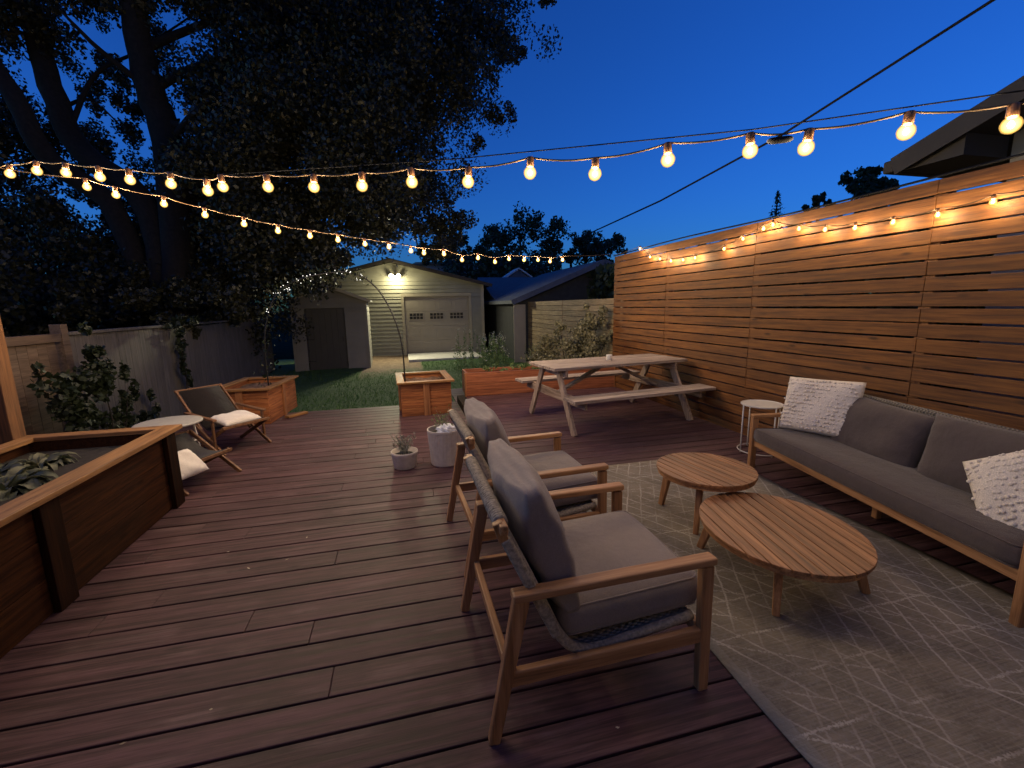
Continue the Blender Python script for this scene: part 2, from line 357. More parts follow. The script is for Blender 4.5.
def rugmat():
    m, nt, b = newmat('woven rug'); tc = N(nt, 'ShaderNodeTexCoord'); sx = N(nt, 'ShaderNodeSeparateXYZ')
    dn = N(nt, 'ShaderNodeTexNoise'); dn.inputs['Scale'].default_value = 5; nt.links.new(tc.outputs['Object'], dn.inputs['Vector'])
    ds = N(nt, 'ShaderNodeVectorMath', operation='SCALE'); ds.inputs['Scale'].default_value = .03; nt.links.new(dn.outputs['Color'], ds.inputs[0])
    av = N(nt, 'ShaderNodeVectorMath', operation='ADD'); nt.links.new(tc.outputs['Object'], av.inputs[0]); nt.links.new(ds.outputs[0], av.inputs[1])
    nt.links.new(av.outputs[0], sx.inputs[0])
    X, Y = sx.outputs[0], sx.outputs[1]
    lines = None
    rag = noise(nt, tc.outputs['Object'], 90, 3)
    for a, pitch, w in ((math.radians(29), .105, .030), (math.radians(-29), .105, .030), (math.radians(90), .24, .013), (math.radians(61), .21, .011)):
        t = math_(nt, 'ADD', math_(nt, 'MULTIPLY', X, math.cos(a) / pitch), math_(nt, 'MULTIPLY', Y, math.sin(a) / pitch))
        d = math_(nt, 'ABSOLUTE', math_(nt, 'SUBTRACT', math_(nt, 'FRACT', t), .5))
        d = math_(nt, 'ADD', d, math_(nt, 'MULTIPLY', math_(nt, 'SUBTRACT', rag, .5), .16))
        l = ramp(nt, d, [(0, (1, 1, 1)), (w, (.85, .85, .85)), (w * 2.2, (0, 0, 0))])
        patch = ramp(nt, noise(nt, tc.outputs['Object'], 2.3 + a, 3), [(.40, (0, 0, 0)), (.60, (1, 1, 1))])
        l = math_(nt, 'MULTIPLY', l, patch)
        lines = l if lines is None else math_(nt, 'MAXIMUM', lines, l)
    fleck = ramp(nt, noise(nt, tc.outputs['Object'], 60, 4, .7), [(.50, (0, 0, 0)), (.62, (1, 1, 1))])
    big = noise(nt, tc.outputs['Object'], 3.5, 4)
    stw = N(nt, 'ShaderNodeVectorMath', operation='MULTIPLY'); stw.inputs[1].default_value = (3, 60, 1); nt.links.new(tc.outputs['Object'], stw.inputs[0])
    streak = noise(nt, stw.outputs[0], 2, 3)
    base = ramp(nt, math_(nt, 'ADD', math_(nt, 'MULTIPLY', big, .5), math_(nt, 'MULTIPLY', streak, .5)), [(.36, (.135, .112, .086)), (.64, (.25, .210, .164))])
    c = mixc(nt, math_(nt, 'MULTIPLY', fleck, .5), base, (.24, .22, .20))
    c = mixc(nt, math_(nt, 'MULTIPLY', lines, .62), c, (.50, .455, .40))
    # plain border band
    bx = math_(nt, 'LESS_THAN', math_(nt, 'SUBTRACT', .92, math_(nt, 'ABSOLUTE', tc_sep(nt, tc, 0))), .055)
    c = mixc(nt, math_(nt, 'MULTIPLY', bx, .7), c, (.24, .212, .175))
    nt.links.new(c, b.inputs['Base Color']); b.inputs['Roughness'].default_value = .95; b.inputs['Specular IOR Level'].default_value = .1
    bump(nt, b, math_(nt, 'ADD', streak, rag), .5, .004); return m
def tc_sep(nt, tc, i):
    s = N(nt, 'ShaderNodeSeparateXYZ'); nt.links.new(tc.outputs['Object'], s.inputs[0]); return s.outputs[i]
M['rug'] = rugmat()
GZ = -.37
# ------------------------------------------------------------------ setting
MB().add([(-250, -80, GZ - .03), (250, -80, GZ - .03), (250, 420, GZ - .03), (-250, 420, GZ - .03)], [(0, 1, 2, 3)]).build('ground', plain('dark ground', (.03, .034, .022), 1, 0, 3, .3, .3, 0))['kind'] = 'structure'
g = MB(); nx, ny = 60, 90
for j in range(ny + 1):
    for i in range(nx + 1):
        x = -5 + 13 * i / nx; y = 5 + 14.5 * j / ny
        g.v.append((x, y, GZ + .025 * math.sin(x * 1.3 + y * .7) * math.sin(y * .9)))
for j in range(ny):
    for i in range(nx):
        a = j * (nx + 1) + i; g.f.append((a, a + 1, a + nx + 2, a + nx + 1))
g.build('lawn', M['lawn'], smooth=True)['kind'] = 'structure'
n = 26000
px_ = RNG.uniform(-3.6, 3.9, n); py_ = 7.3 + (RNG.uniform(0, 1, n) ** 1.3) * 9.0
keep = ~((np.abs(px_ + .4) < .95) & (py_ + RNG.normal(0, .5, n) > 13.6)); px_, py_ = px_[keep], py_[keep]; n = len(px_)
h = RNG.uniform(.03, .075, n); an = RNG.uniform(0, 6.28, n); ln = RNG.normal(0, .025, (n, 2)); w_ = .006
B0 = np.stack([px_ - np.cos(an) * w_, py_ - np.sin(an) * w_, np.full(n, GZ)], 1); B1 = np.stack([px_ + np.cos(an) * w_, py_ + np.sin(an) * w_, np.full(n, GZ)], 1)
T_ = np.stack([px_ + ln[:, 0], py_ + ln[:, 1], GZ + h], 1)
np_mesh('grass', np.stack([B0, B1, T_], 1).reshape(-1, 3), 3, M['grass'])['kind'] = 'stuff'
# deck
d = MB(); pitch = .172; y = 7.40; row = 0
while y > -1.6:
    cuts = [-3.35]; x = -3.35 + random.uniform(1.2, 4.6)
    while x < 3.6: cuts.append(x); x += random.choice((3.66, 4.27, 4.88, 4.88))
    cuts.append(3.96)
    for a, b_ in zip(cuts, cuts[1:]):
        d.box(((a + b_) / 2, y - pitch / 2, -.019 + random.uniform(-.0012, .0012)), (b_ - a - .002, pitch - .0105, .038))
    y -= pitch
y = 7.40 + pitch
while y < 8.7:
    d.box((2.38, y - pitch / 2, -.019), (3.15, pitch - .010, .038)); y += pitch
dk = d.build('deck', M['deck'], bevel=.004); dk['kind'] = 'structure'
df = MB(); df.box((.3, 7.375, -.20), (7.2, .03, .31)).box((.77, 8.1, -.20), (.03, 1.3, .31)); df.box((.3, 3, -.17), (7.2, 8.6, .05))
df.build('deck_skirt', plain('dark deck skirt', (.02, .012, .01), .9))['kind'] = 'structure'
hwm = MB(); hwm.box((.4, -1.75, 1.6), (9.0, .2, 4.0)); hwm.build('unseen_house_wall', siding('unseen wall siding', (.52, .46, .38)))['kind'] = 'structure'  # out-of-view wall behind the camera, added to block sky light from behind
# ------------------------------------------------------------------ right fence
FX = 3.965
fr = empty('slat_fence', (FX, 3, GZ), 0, 'tall cedar privacy fence of horizontal slats with string lights along its top', 'fence')
posts = [7.90, 6.164, 4.401, 2.64, .88, -.88]
for p in posts:
    MB().box((.075, p - 3, 1.40), (.09, .09, 2.80)).build('post', M['cedar_z'], fr, .004)
for a, b_ in zip(posts, posts[1:]):
    s = MB()
    z = 2.475 - .052
    k = 0
    while z > .0:
        jit = random.uniform(-.0025, .0025)
        s.box((.014 + random.uniform(-.002, .002), (a + b_) / 2 - 3, z - GZ + jit), (.036, a - b_ - .005, .104), (random.uniform(-.0012, .0012), random.uniform(-.03, .03), 0)); z -= .1192; k += 1
    s.build('slat_panel', M['fence'], fr, .003)
# ------------------------------------------------------------------ lounge chairs
def rounded(w, d, h, r, puff=0, seed=0, nseg=14, top_only=False):
    bm = bmesh.new(); bmesh.ops.create_cube(bm, size=1); bmesh.ops.subdivide_edges(bm, edges=bm.edges, cuts=nseg, use_grid_fill=True)
    hx, hy, hz = w / 2, d / 2, h / 2; rs = random.Random(seed); ph = [rs.uniform(0, 6) for _ in range(6)]
    for v in bm.verts:
        p = Vector((v.co.x * w, v.co.y * d, v.co.z * h))
        q = Vector((max(-hx + r, min(hx - r, p.x)), max(-hy + r, min(hy - r, p.y)), max(-hz + r, min(hz - r, p.z))))
        dd = p - q
        if dd.length > 1e-6: p = q + dd.normalized() * r
        u, w2 = p.x / hx, p.y / hy
        k = max(0, 1 - u * u) ** .7 * max(0, 1 - w2 * w2) ** .7
        p.z += (1 if v.co.z > 0 else -1) * puff * k * abs(v.co.z) * 2
        p.z += .004 * math.sin(u * 3 + ph[0]) * math.sin(w2 * 4 + ph[1]) + .0025 * math.sin(u * 9 + ph[2] + 2 * w2) * k
        v.co = p
    return bm
def bm_obj(name, bm, mat, parent=None, loc=(0, 0, 0), rot=(0, 0, 0)):
    bmesh.ops.recalc_face_normals(bm, faces=bm.faces)
    me = bpy.data.meshes.new(name); bm.to_mesh(me); bm.free(); me.materials.append(mat)
    me.polygons.foreach_set('use_smooth', [True] * len(me.polygons))
    o = bpy.data.objects.new(name, me); COL.objects.link(o); o.location = loc; o.rotation_euler = rot
    if parent: o.parent = parent
    return o
def piping(w, d, h, r, parent, mat):
    k = r * (1 - .7071); e = r - k; m = MB()
    for s in (-1, 1):
        pts = []
        for cx, cy, a0 in ((1, 1, 0), (-1, 1, 90), (-1, -1, 180), (1, -1, 270)):
            for i in range(5): a = R(a0 + 22.5 * i); pts.append((cx * (w / 2 - r) + e * math.cos(a), cy * (d / 2 - r) + e * math.sin(a), s * (h / 2 - k + .002)))
        m.tube(pts + pts[:2], .0045, 6, False)
    return m.build('piping', mat, parent, smooth=True)
def pillow(w, h, t, seed=0, n=26, pinch=.055):
    """a knife-edge cushion standing in local XZ... width along Y, height along Z, thickness along X"""
    bm = bmesh.new(); rs = random.Random(seed); ph = [rs.uniform(0, 6) for _ in range(8)]; g = {}
    for side in (1, -1):
        for i in range(n + 1):
            for j in range(n + 1):
                u, v = -1 + 2 * i / n, -1 + 2 * j / n
                if side == -1 and (i in (0, n) or j in (0, n)): g[side, i, j] = g[1, i, j]; continue
                k = (max(0, 1 - u ** 4) * max(0, 1 - v ** 4)) ** .55
                yy = u * w / 2 * (1 - pinch * (1 - abs(v) ** 1.5) * abs(u)); zz = v * h / 2 * (1 - pinch * (1 - abs(u) ** 1.5) * abs(v))
                wr = .006 * math.sin(5 * u + 3 * v + ph[0]) * k + .010 * math.sin(9 * abs(u) * abs(v) * 2 + ph[1]) * (abs(u * v)) * k
                x = side * (t / 2 * k + wr)
                g[side, i, j] = bm.verts.new((x, yy, zz))
    for side in (1, -1):
        for i in range(n):
            for j in range(n):
                try: bm.faces.new([g[side, i, j], g[side, i + 1, j], g[side, i + 1, j + 1], g[side, i, j + 1]])
                except ValueError: pass
    return bm
def boxcush(w, h, t, seed=0):
    """a box cushion standing up: width along Y, height along Z, with pulled corners and a full middle"""
    bm = rounded(t, w, h, .028, 0, seed, 18); rs = random.Random(seed); ph = [rs.uniform(0, 6) for _ in range(5)]
    for v in bm.verts:
        x, y, z = v.co; u, k = y / (w / 2), z / (h / 2); e = max(0, 1 - abs(u) ** 3) * max(0, 1 - abs(k) ** 3)
        c = abs(u * k) ** 1.6
        v.co.x = x * (1 + .26 * e - .62 * c) + .006 * math.sin(4 * u + ph[0]) * math.sin(5 * k + ph[1]) + .004 * math.sin(11 * u * k + ph[2])
        v.co.y = y * (1 + .03 * c - .025 * (1 - abs(k)) * abs(u)); v.co.z = z * (1 + .03 * c - .03 * (1 - abs(u)) ** 2 * 0)
    return bm
def ribbon(prof, y0, y1, t, ny=2):
    """thick sheet following an XZ profile, between two Y"""
    m = MB(); k = len(prof); P = [Vector((p[0], 0, p[1])) for p in prof]; nn = []
    for i in range(k):
        dd = (P[min(i + 1, k - 1)] - P[max(i - 1, 0)]).normalized(); nn.append(Vector((-dd.z, 0, dd.x)))
    vs = []
    for i in range(k):
        for yy in (y0, y1):
            for s in (-1, 1): q = P[i] + nn[i] * s * t / 2; vs.append((q.x, yy, q.z))
    fs = []
    for i in range(k - 1):
        a = i * 4; b = a + 4
        fs += [(a, a + 2, b + 2, b), (a + 1, b + 1, b + 3, a + 3), (a, b, b + 1, a + 1), (a + 2, a + 3, b + 3, b + 2)]
    fs += [(0, 1, 3, 2), ((k - 1) * 4, (k - 1) * 4 + 2, (k - 1) * 4 + 3, (k - 1) * 4 + 1)]
    return m.add(vs, fs)
def smooth_prof(pts, n=8):
    out = []
    for i in range(len(pts) - 1):
        p0, p1, p2, p3 = (Vector(pts[max(i - 1, 0)]), Vector(pts[i]), Vector(pts[i + 1]), Vector(pts[min(i + 2, len(pts) - 1)]))
        for k in range(n):
            t = k / n; out.append(.5 * ((2 * p1) + (p2 - p0) * t + (2 * p0 - 5 * p1 + 4 * p2 - p3) * t * t + (3 * p1 - p0 - 3 * p2 + p3) * t ** 3))
    return out + [Vector(pts[-1])]
def weave(prof, y0, y1, r, turns):
    """rope wound round the sling: cords that run along the profile and cross strands"""
    m = MB()
    for k in range(turns):
        y = y0 + (y1 - y0) * (k + .5) / turns
        pts = [(p[0] + (1 if (i + k) % 2 else -1) * r * .5 * 0, y + .0, p[1]) for i, p in enumerate(prof)]
        m.tube(pts, r, 5)
    return m
def make_chair(label):
    t = empty('lounge_chair', (0, 0, 0), 0, label, 'armchair', 'grey cushioned teak armchairs')
    hw = .375
    for s in (-1, 1):
        y = s * hw
        MB().bar((.425, y, 0), (.415, y, .568), .038, .046, (1, 0, 0), .038, .054).build('leg', M['teak_z'], t, .006)
        MB().bar((-.465, y, 0), (-.352, y, .568), .038, .042, (1, 0, 0), .038, .060).build('leg', M['teak_z'], t, .006)
        MB().bar((-.385, y, .584), (.447, y, .592), .058, .032).build('armrest', M['teak_x'], t, .008, seg=3)
        MB().bar((-.415, y, .255), (.41, y, .262), .03, .062).build('side_rail', M['teak_x'], t, .005)
        MB().bar((-.206, s * .350, .37), (-.402, s * .350, .80), .034, .040, (1, 0, 0)).build('back_post', M['ropeplain'], t, .012, seg=3)
        MB().bar((-.405, s * .350, .79), (-.428, s * .350, .862), .030, .036, (1, 0, 0)).build('back_cap', M['teak_z'], t, .005)
    MB().bar((-.41, -.39, .845), (-.41, .39, .845), .03, .036).build('back_rail', M['teak_y'], t, .006)
    MB().bar((.40, -.36, .285), (.40, .36, .285), .03, .05).build('front_rail', M['teak_y'], t, .005)
    MB().bar((-.395, -.36, .262), (-.395, .36, .262), .03, .045).build('rear_rail', M['teak_y'], t, .005)
    prof = smooth_prof([(-.412, .84), (-.328, .66), (-.248, .48), (-.196, .365), (-.13, .285), (-.03, .262), (.14, .283), (.395, .318)], 6)
    sl = ribbon(prof, -.325, .325, .016).build('rope_sling', M['rope'], t, smooth=False)
    w1 = weave([(p[0], p[1]) for p in prof], -.335, .335, .0095, 34).build('rope_cord', M['ropeplain'], sl, smooth=True)
    for s in (-1, 1):
        ed = MB().tube([(p[0], s * .328, p[1]) for p in prof], .021, 10)
        ed.build('rope_edge', M['ropeplain'], sl, smooth=True)
    wr = MB()
    for k in range(40):
        y = -.33 + .66 * (k + .5) / 40
        wr.lathe([(.018, -.0075), (.029, -.003), (.029, .003), (.018, .0075)], (0, 0, 0), 10)
        for i in range(-40, 0):
            x_, y_, z_ = wr.v[i]; wr.v[i] = (-.41 + x_, y + z_, .845 + y_)
    wr.build('rope_wrap', M['ropeplain'], sl, smooth=True)
    sc_ = bm_obj('seat_cushion', rounded(.64, .66, .145, .055, .022, 3), M['cush'], t, (.135, 0, .401), (0, R(-3), 0)); piping(.64, .66, .145, .055, sc_, M['cush'])
    bm_obj('back_cushion', boxcush(.66, .53, .15, 5), M['cush'], t, (-.214, 0, .690), (0, R(-18), 0))
    return t
c1 = make_chair('nearer grey cushioned teak armchair with its whole side frame in front of the camera')
c1.location = (.70, 1.745, 0); c1.rotation_euler.z = R(.5)
c2 = copy_tree(c1); c2['label'] = 'farther grey cushioned teak armchair partly hidden behind the nearer one'
c2.location = (.735, 2.785, 0); c2.rotation_euler.z = R(2.5)
# ------------------------------------------------------------------ sofa
so = empty('outdoor_sofa', (3.22, 3.47, 0), R(-10), 'long charcoal cushioned teak sofa with woven back along the slat fence', 'sofa')
L_, D_ = 2.25, .66    # runs along local -Y, depth along +X
for yy, xx in ((-.03, .02), (-L_ + .03, .02), (-.03, D_ - .03), (-L_ + .03, D_ - .03)):
    MB().bar((xx, yy, 0), (xx, yy, .50), .045, .055, (1, 0, 0), .045, .06).build('leg', M['teak_z'], so, .006)
MB().bar((.30, -L_ / 2, .005), (.30, -L_ / 2, .23), .045, .045, (1, 0, 0)).build('leg', M['teak_z'], so, .006)
for yy in (-.03, -L_ + .03):
    MB().bar((-.012, yy, .516), (D_ + .02, yy, .516), .06, .032).build('armrest', M['teak_x'], so, .007)
MB().bar((.035, -.05, .25), (.035, -L_ + .05, .25), .032, .065).build('front_rail', M['teak_y'], so, .005)
MB().bar((D_ - .03, -.05, .25), (D_ - .03, -L_ + .05, .25), .032, .065).build('rear_rail', M['teak_y'], so, .005)
for k in range(2):
    MB().bar((.04, -.06 - k * (L_ - .12), .25), (D_ - .04, -.06 - k * (L_ - .12), .25), .03, .05).build('side_rail', M['teak_x'], so, .005)
ba = ribbon([(D_ - .06, .28), (D_ + .01, .775)], -L_ + .06, -.06, .02).build('woven_back', M['ropedk'], so)
w = MB()
for k in range(16):
    f = (k + .5) / 16
    w.tube([(D_ - .075 + .07 * f, -L_ + .06, .30 + .475 * f), (D_ - .075 + .07 * f, -.06, .30 + .475 * f)], .012, 6)
w.tube([(D_, -L_ + .05, .785), (D_, -.05, .785)], .02, 8)
w.build('rope_cord', M['ropedk'], ba, smooth=True)
sc_ = bm_obj('seat_cushion', rounded(.68, L_ - .11, .135, .05, .018, 9, 18), M['sofacush'], so, (.32, -L_ / 2, .335), (0, R(2), 0)); piping(.68, L_ - .11, .135, .05, sc_, M['sofacush'])
for k, (yc, tilt, ww) in enumerate(((-.80, 17, .80), (-1.66, 14, .86))):
    bm_obj('back_cushion', pillow(ww, .47, .20, 20 + k, pinch=.03), M['sofacush'], so, (.53 - .03 * k, yc, .565 + .03 * k), (R(3 - 4 * k), R(tilt), R(2 * k)))
# throw pillows
def throw(loc, rot, seed, label):
    bm = pillow(.62, .50, .15, seed, pinch=.02)
    rs = random.Random(seed)
    o = bm_obj('throw_pillow', bm, M['cream'], None, loc, rot)
    m = MB(); me = o.data
    vs = [v.co.copy() for v in me.vertices]; ns = [v.normal.copy() for v in me.vertices]
    for r_ in range(13):
        for c_ in range(26):
            if rs.random() < .28: continue
            y = -.295 + .59 * (c_ + rs.uniform(.1, .9)) / 26; z = -.235 + .47 * (r_ + .5 + rs.uniform(-.12, .12)) / 13
            u, v = y / .31, z / .25
            if max(abs(u), abs(v)) > .93: continue
            k_ = (max(0, 1 - u ** 4) * max(0, 1 - v ** 4)) ** .55
            p = Vector((-.075 * k_, y, z)); rr = rs.uniform(.0065, .0115)
            b0 = len(m.v)
            m.lathe([(.35 * rr, -rr), (.9 * rr, -.5 * rr), (rr, 0), (.85 * rr, .55 * rr), (.3 * rr, rr)], (0, 0, 0), 6)
            for q in range(b0, len(m.v)):
                x_, y_, z_ = m.v[q]; m.v[q] = (p.x + x_ * .9, p.y + y_ * 1.2, p.z + z_)
    b2 = bmesh.new(); b2.from_mesh(me); tm = bpy.data.meshes.new('tufts'); tm.from_pydata(m.v, [], m.f); b2.from_mesh(tm)
    b2.to_mesh(me); b2.free(); bpy.data.meshes.remove(tm); me.polygons.foreach_set('use_smooth', [True] * len(me.polygons))
    tag(o, label, 'pillow', 'cream tufted pillows on the sofa'); return o
throw((3.57, 3.07, .665), (R(-3), R(19), R(14)), 41, 'cream tufted throw pillow at the sofa end beside the round side table')
throw((3.20, 1.43, .60), (R(-36), R(26), R(-6)), 42, 'cream tufted throw pillow cut off by the picture edge on the sofa')
# ------------------------------------------------------------------ coffee tables
def slat_table(name, loc, rz, a, b, h, legs, label, splay=.09, n_sl=11):
    t = empty(name, loc, rz, label, 'coffee table')
    tp = MB(); w = 2 * b / n_sl
    for k in range(n_sl):
        y0 = -b + k * w + .0035; y1 = -b + (k + 1) * w - .0035
        pts = []
        N_ = 7
        f = lambda y: a * math.sqrt(max(0, 1 - (y / b) ** 2))
        for i in range(N_): y = y0 + (y1 - y0) * i / (N_ - 1); pts.append((f(y), y))
        for i in range(N_): y = y1 - (y1 - y0) * i / (N_ - 1); pts.append((-f(y), y))
        # drop coincident end points of the outer slats
        q = [pts[0]]
        for p in pts[1:]:
            if (Vector(p) - Vector(q[-1])).length > 1e-4: q.append(p)
        if (Vector(q[0]) - Vector(q[-1])).length < 1e-4: q.pop()
        tp.prism(q, 'z', h - .020, h)
    tp.build('tabletop', M['slats'], t, .0025)
    ap = MB(); N_ = 48
    ap.lathe([(1, h - .045), (1, h - .0215)], (0, 0, 0), N_, a * .97, b * .97)
    ap.build('apron', M['teak_x'], t)
    for wx, wy in legs:
        q = Matrix.Rotation(-rz, 2) @ Vector((wx - loc[0], wy - loc[1])); bx, by = q; tx, ty = q * (1 - splay / q.length); c, s = q.normalized()
        MB().bar((bx, by, .0), (tx, ty, h - .044), .034, .040, (c, s, 0), .044, .062).build('leg', M['teak_z'], t, .006)
    return t
slat_table('coffee_table', (1.975, 1.865, .009), R(-101), .462, .398, .350, [(1.770, 1.640), (2.385, 1.66), (1.815, 2.30)],
           'larger oval slatted teak coffee table on three splayed legs in front of the sofa', .10, 12)
slat_table('coffee_table', (2.055, 2.60, .009), R(-81), .335, .335, .418, [(1.925, 2.93), (1.895, 2.455), (2.36, 2.63)],
           'smaller round slatted teak coffee table tucked behind the larger oval one', .07, 11)
# rug
rg = MB(); nx, ny = 24, 60
for j in range(ny + 1):
    for i in range(nx + 1):
        u, v = -1 + 2 * i / nx, -1 + 2 * j / ny
        x = .915 * u + (.010 * math.sin(v * 9 + 1) if abs(u) > .99 else 0); y = 2.15 * v
        rg.v.append((x, y, .0075 + .002 * math.sin(x * 5 + y * 3) * math.sin(y * 4) - (.004 if abs(u) > .99 or abs(v) > .99 else 0)))
for j in range(ny):
    for i in range(nx):
        a = j * (nx + 1) + i; rg.f.append((a, a + 1, a + nx + 2, a + nx + 1))
rug = rg.build('rug', M['rug'], smooth=True); rug.location = (2.215, 1.70, 0)
sm = rug.modifiers.new('thick', 'SOLIDIFY'); sm.thickness = .005; sm.offset = -1
tag(rug, 'pale grey patterned outdoor rug with diamond lines under the coffee tables', 'rug')
# round side tables
def side_table(loc, label, r, h, legs, mat):
    t = empty('side_table', loc, 0, label, 'side table')
    MB().lathe([(r * .96, h - .018), (r, h - .012), (r, h - .002), (r * .985, h), (r * .97, h - .006), (.02, h - .006)], n=48).build('tabletop', mat, t, smooth=False)
    for a in legs:
        MB().tube([(r * .99 * math.cos(a), r * .99 * math.sin(a), h), (r * .99 * math.cos(a), r * .99 * math.sin(a), 0)], .0075, 8).build('leg', mat, t, smooth=True)
    MB().tube([(r * math.cos(2 * math.pi * i / 32), r * math.sin(2 * math.pi * i / 32), .02) for i in range(33)], .006, 6).build('base_ring', mat, t, smooth=True)
    return t
side_table((3.655, 3.80, 0), 'small round white metal side table between the sofa end and the slat fence', .205, .53, [R(170), R(265), R(350), R(80)], M['whitemetal'])
# ------------------------------------------------------------------ picnic table
pt = empty('picnic_table', (2.775, 5.66, 0), R(7.2), 'weathered wooden picnic table with attached benches beside the tall slat fence', 'picnic table')
Lp = 1.045
tp = MB()
for k in range(5): tp.box((0, -.328 + .164 * k, .800), (2 * Lp + random.uniform(-.01, .01), .158, .038))
tp.build('tabletop', M['grey_x'], pt, .004)
for s in (-1, 1):
    bn = MB()
    for k in range(2): bn.box((0, s * (.74 + .15 * k - .02), .485), (2 * Lp, .145, .038))
    bn.build('bench', M['grey_x'], pt, .004)
    x = s * .90
    for q in (-1, 1):
        MB().bar((x, q * .67, 0), (x, q * .22, .78), .038, .10, (0, 1, 0)).build('leg', M['grey_z'], pt, .004)
    MB().box((x - s * .04, 0, .425), (.038, 1.74, .11)).build('bench_support', M['grey_y'], pt, .004)
    MB().box((x - s * .04, 0, .735), (.038, .78, .09)).build('top_support', M['grey_y'], pt, .004)
    MB().bar((x - s * .06, 0, .40), (s * .06, 0, .77), .085, .036, (0, 0, 1)).build('brace', M['grey_x'], pt, .004)
jr = empty('candle_jar', (2.79, 5.66, .819), 0, 'small pale candle jar standing alone on the picnic table', 'candle jar')
MB().lathe([(.038, 0), (.043, .008), (.043, .07), (.040, .078), (.036, .078), (.036, .05), (.01, .05)], n=24).build('jar', M['candle'], jr, smooth=True)
MB().lathe([(.0355, .01), (.0355, .049), (.01, .049)], n=20).build('wax', M['paper'], jr, smooth=True)
# ------------------------------------------------------------------ planters
def box_planter(loc, rz, L, W_, h, label, plank=.12, mats=('cedar_x', 'cedar_y', 'cedar_z', 'rail_x', 'rail_y'), lid=.11, centre=True):
    t = empty('planter_box', loc, rz, label, 'planter box')
    n = int(round((h - .03) / plank)); ph = (h - .03) / n
    for s in (-1, 1):
        m = MB()
        for k in range(n): m.box((0, s * (W_ / 2 - .014), ph * (k + .5)), (L, .027, ph - .005))
        m.build('side_panel', M[mats[0]], t, .003)
        m = MB()
        for k in range(n): m.box((s * (L / 2 - .014), 0, ph * (k + .5)), (.027, W_ - .06, ph - .005))
        m.build('end_panel', M[mats[1]], t, .003)
        if centre:
            MB().box((0, s * (W_ / 2 + .013), h / 2 - .015), (.09, .025, h - .03)).build('batten', M[mats[2]], t, .003)
            MB().box((s * (L / 2 + .013), 0, h / 2 - .015), (.025, .09, h - .03)).build('batten', M[mats[2]], t, .003)
        if lid:
            MB().box((0, s * (W_ / 2 + .05 - lid / 2), h - .014), (L + .10, lid, .028)).build('top_rail', M[mats[3]], t, .003)
            MB().box((s * (L / 2 + .05 - lid / 2), 0, h - .0145), (lid, W_ + .098 - 2 * lid, .027)).build('top_rail', M[mats[4]], t, .003)
    so_ = MB(); nn = 16
    for j in range(nn + 1):
        for i in range(nn + 1): so_.v.append(((-.5 + i / nn) * (L - .06), (-.5 + j / nn) * (W_ - .06), h - .10 + random.uniform(-.02, .02)))
    for j in range(nn):
        for i in range(nn): a = j * (nn + 1) + i; so_.f.append((a, a + 1, a + nn + 2, a + nn + 1))
    so_.build('soil', M['soil'], t, smooth=True)
    return t
box_planter((.262, 7.06, 0), R(2), .74, 1.0, .52, 'square cedar planter box with pale rim holding the foot of the arched pole')
box_planter((-2.22, 7.32, 0), R(-6), .74, 1.12, .52, 'cedar planter box beside the folding chairs and grey fence', mats=('cedar_x', 'cedar_y', 'cedar_z', 'rail_x', 'rail_y'))
lp = empty('planter_box', (2.48, 8.02, 0), 0, 'long low red cedar planter trough behind the picnic table', 'planter box')
for s in (-1, 1):
    m = MB()
    for k in range(2): m.box((0, s * .27, .108 + .213 * k), (2.88, .035, .209))
    m.build('side_panel', M['redcedar'], lp, .003)
    m = MB()
    for k in range(2): m.box((s * 1.4225, 0, .108 + .213 * k), (.035, .50, .209))
    m.build('end_panel', M['cedar_y'], lp, .003)
    MB().box((s * 1.455, -.245, .21), (.03, .085, .425)).build('batten', M['cedar_z'], lp, .003)
MB().box((0, 0, .33), (2.8, .5, .05)).build('soil', M['darksoil'], lp)
# raised planter at the near left
rp = empty('raised_planter', (-2.4, 2.6, 0), 0, 'large raised wooden planter with broad top rail and leafy plant, near left', 'planter box')
x0, x1, y0, y1, hz = -2.90, -1.93, .6, 4.10, .66
def loc_(x, y): return x + 2.4, y - 2.6
m = MB()
for k in range(3): m.box((x1 - .02 + 2.4, (y0 + y1) / 2 - 2.6, .105 + .208 * k), (.036, y1 - y0, .204))
m.build('side_panel', M['darkwood'], rp, .003)
m = MB()
for k in range(3): m.box(((x0 + x1) / 2 + 2.4 - .02, y1 - .02 - 2.6, .105 + .208 * k), (x1 - x0 - .05, .036, .204))
m.build('end_panel', M['darkwood'], rp, .003)
m = MB()
for k in range(3): m.box((x0 + .02 + 2.4, (y0 + y1) / 2 - 2.6, .105 + .208 * k), (.036, y1 - y0 - .05, .204))
m.build('side_panel', M['darkwood'], rp, .003)
for yy in (y1 - .07, 2.74, 1.4):
    MB().box((x1 + .020 + 2.4, yy - 2.6, .315), (.035, .14, .63)).build('post', M['darkpost'], rp, .004)
MB().box((x1 + .065 - .07 + 2.4, (y0 + y1) / 2 - 2.6 + .04, hz - .016), (.14, y1 - y0 + .08, .034)).build('top_rail', M['rail_y'], rp, .004)
MB().box(((x0 + x1) / 2 - .05 + 2.4, y1 + .015 - 2.6, hz - .0165), (x1 - x0 - .04, .12, .033)).build('top_rail', M['rail_x'], rp, .004)
MB().box((x0 + .03 + 2.4, (y0 + y1) / 2 - 2.6 - .03, hz - .0165), (.11, y1 - y0 - .03, .033)).build('top_rail', M['rail_y'], rp, .004)
MB().box(((x0 + x1) / 2 + 2.4, (y0 + y1) / 2 - 2.6, .53), (x1 - x0 - .09, y1 - y0 - .1, .04)).build('soil', M['darksoil'], rp)
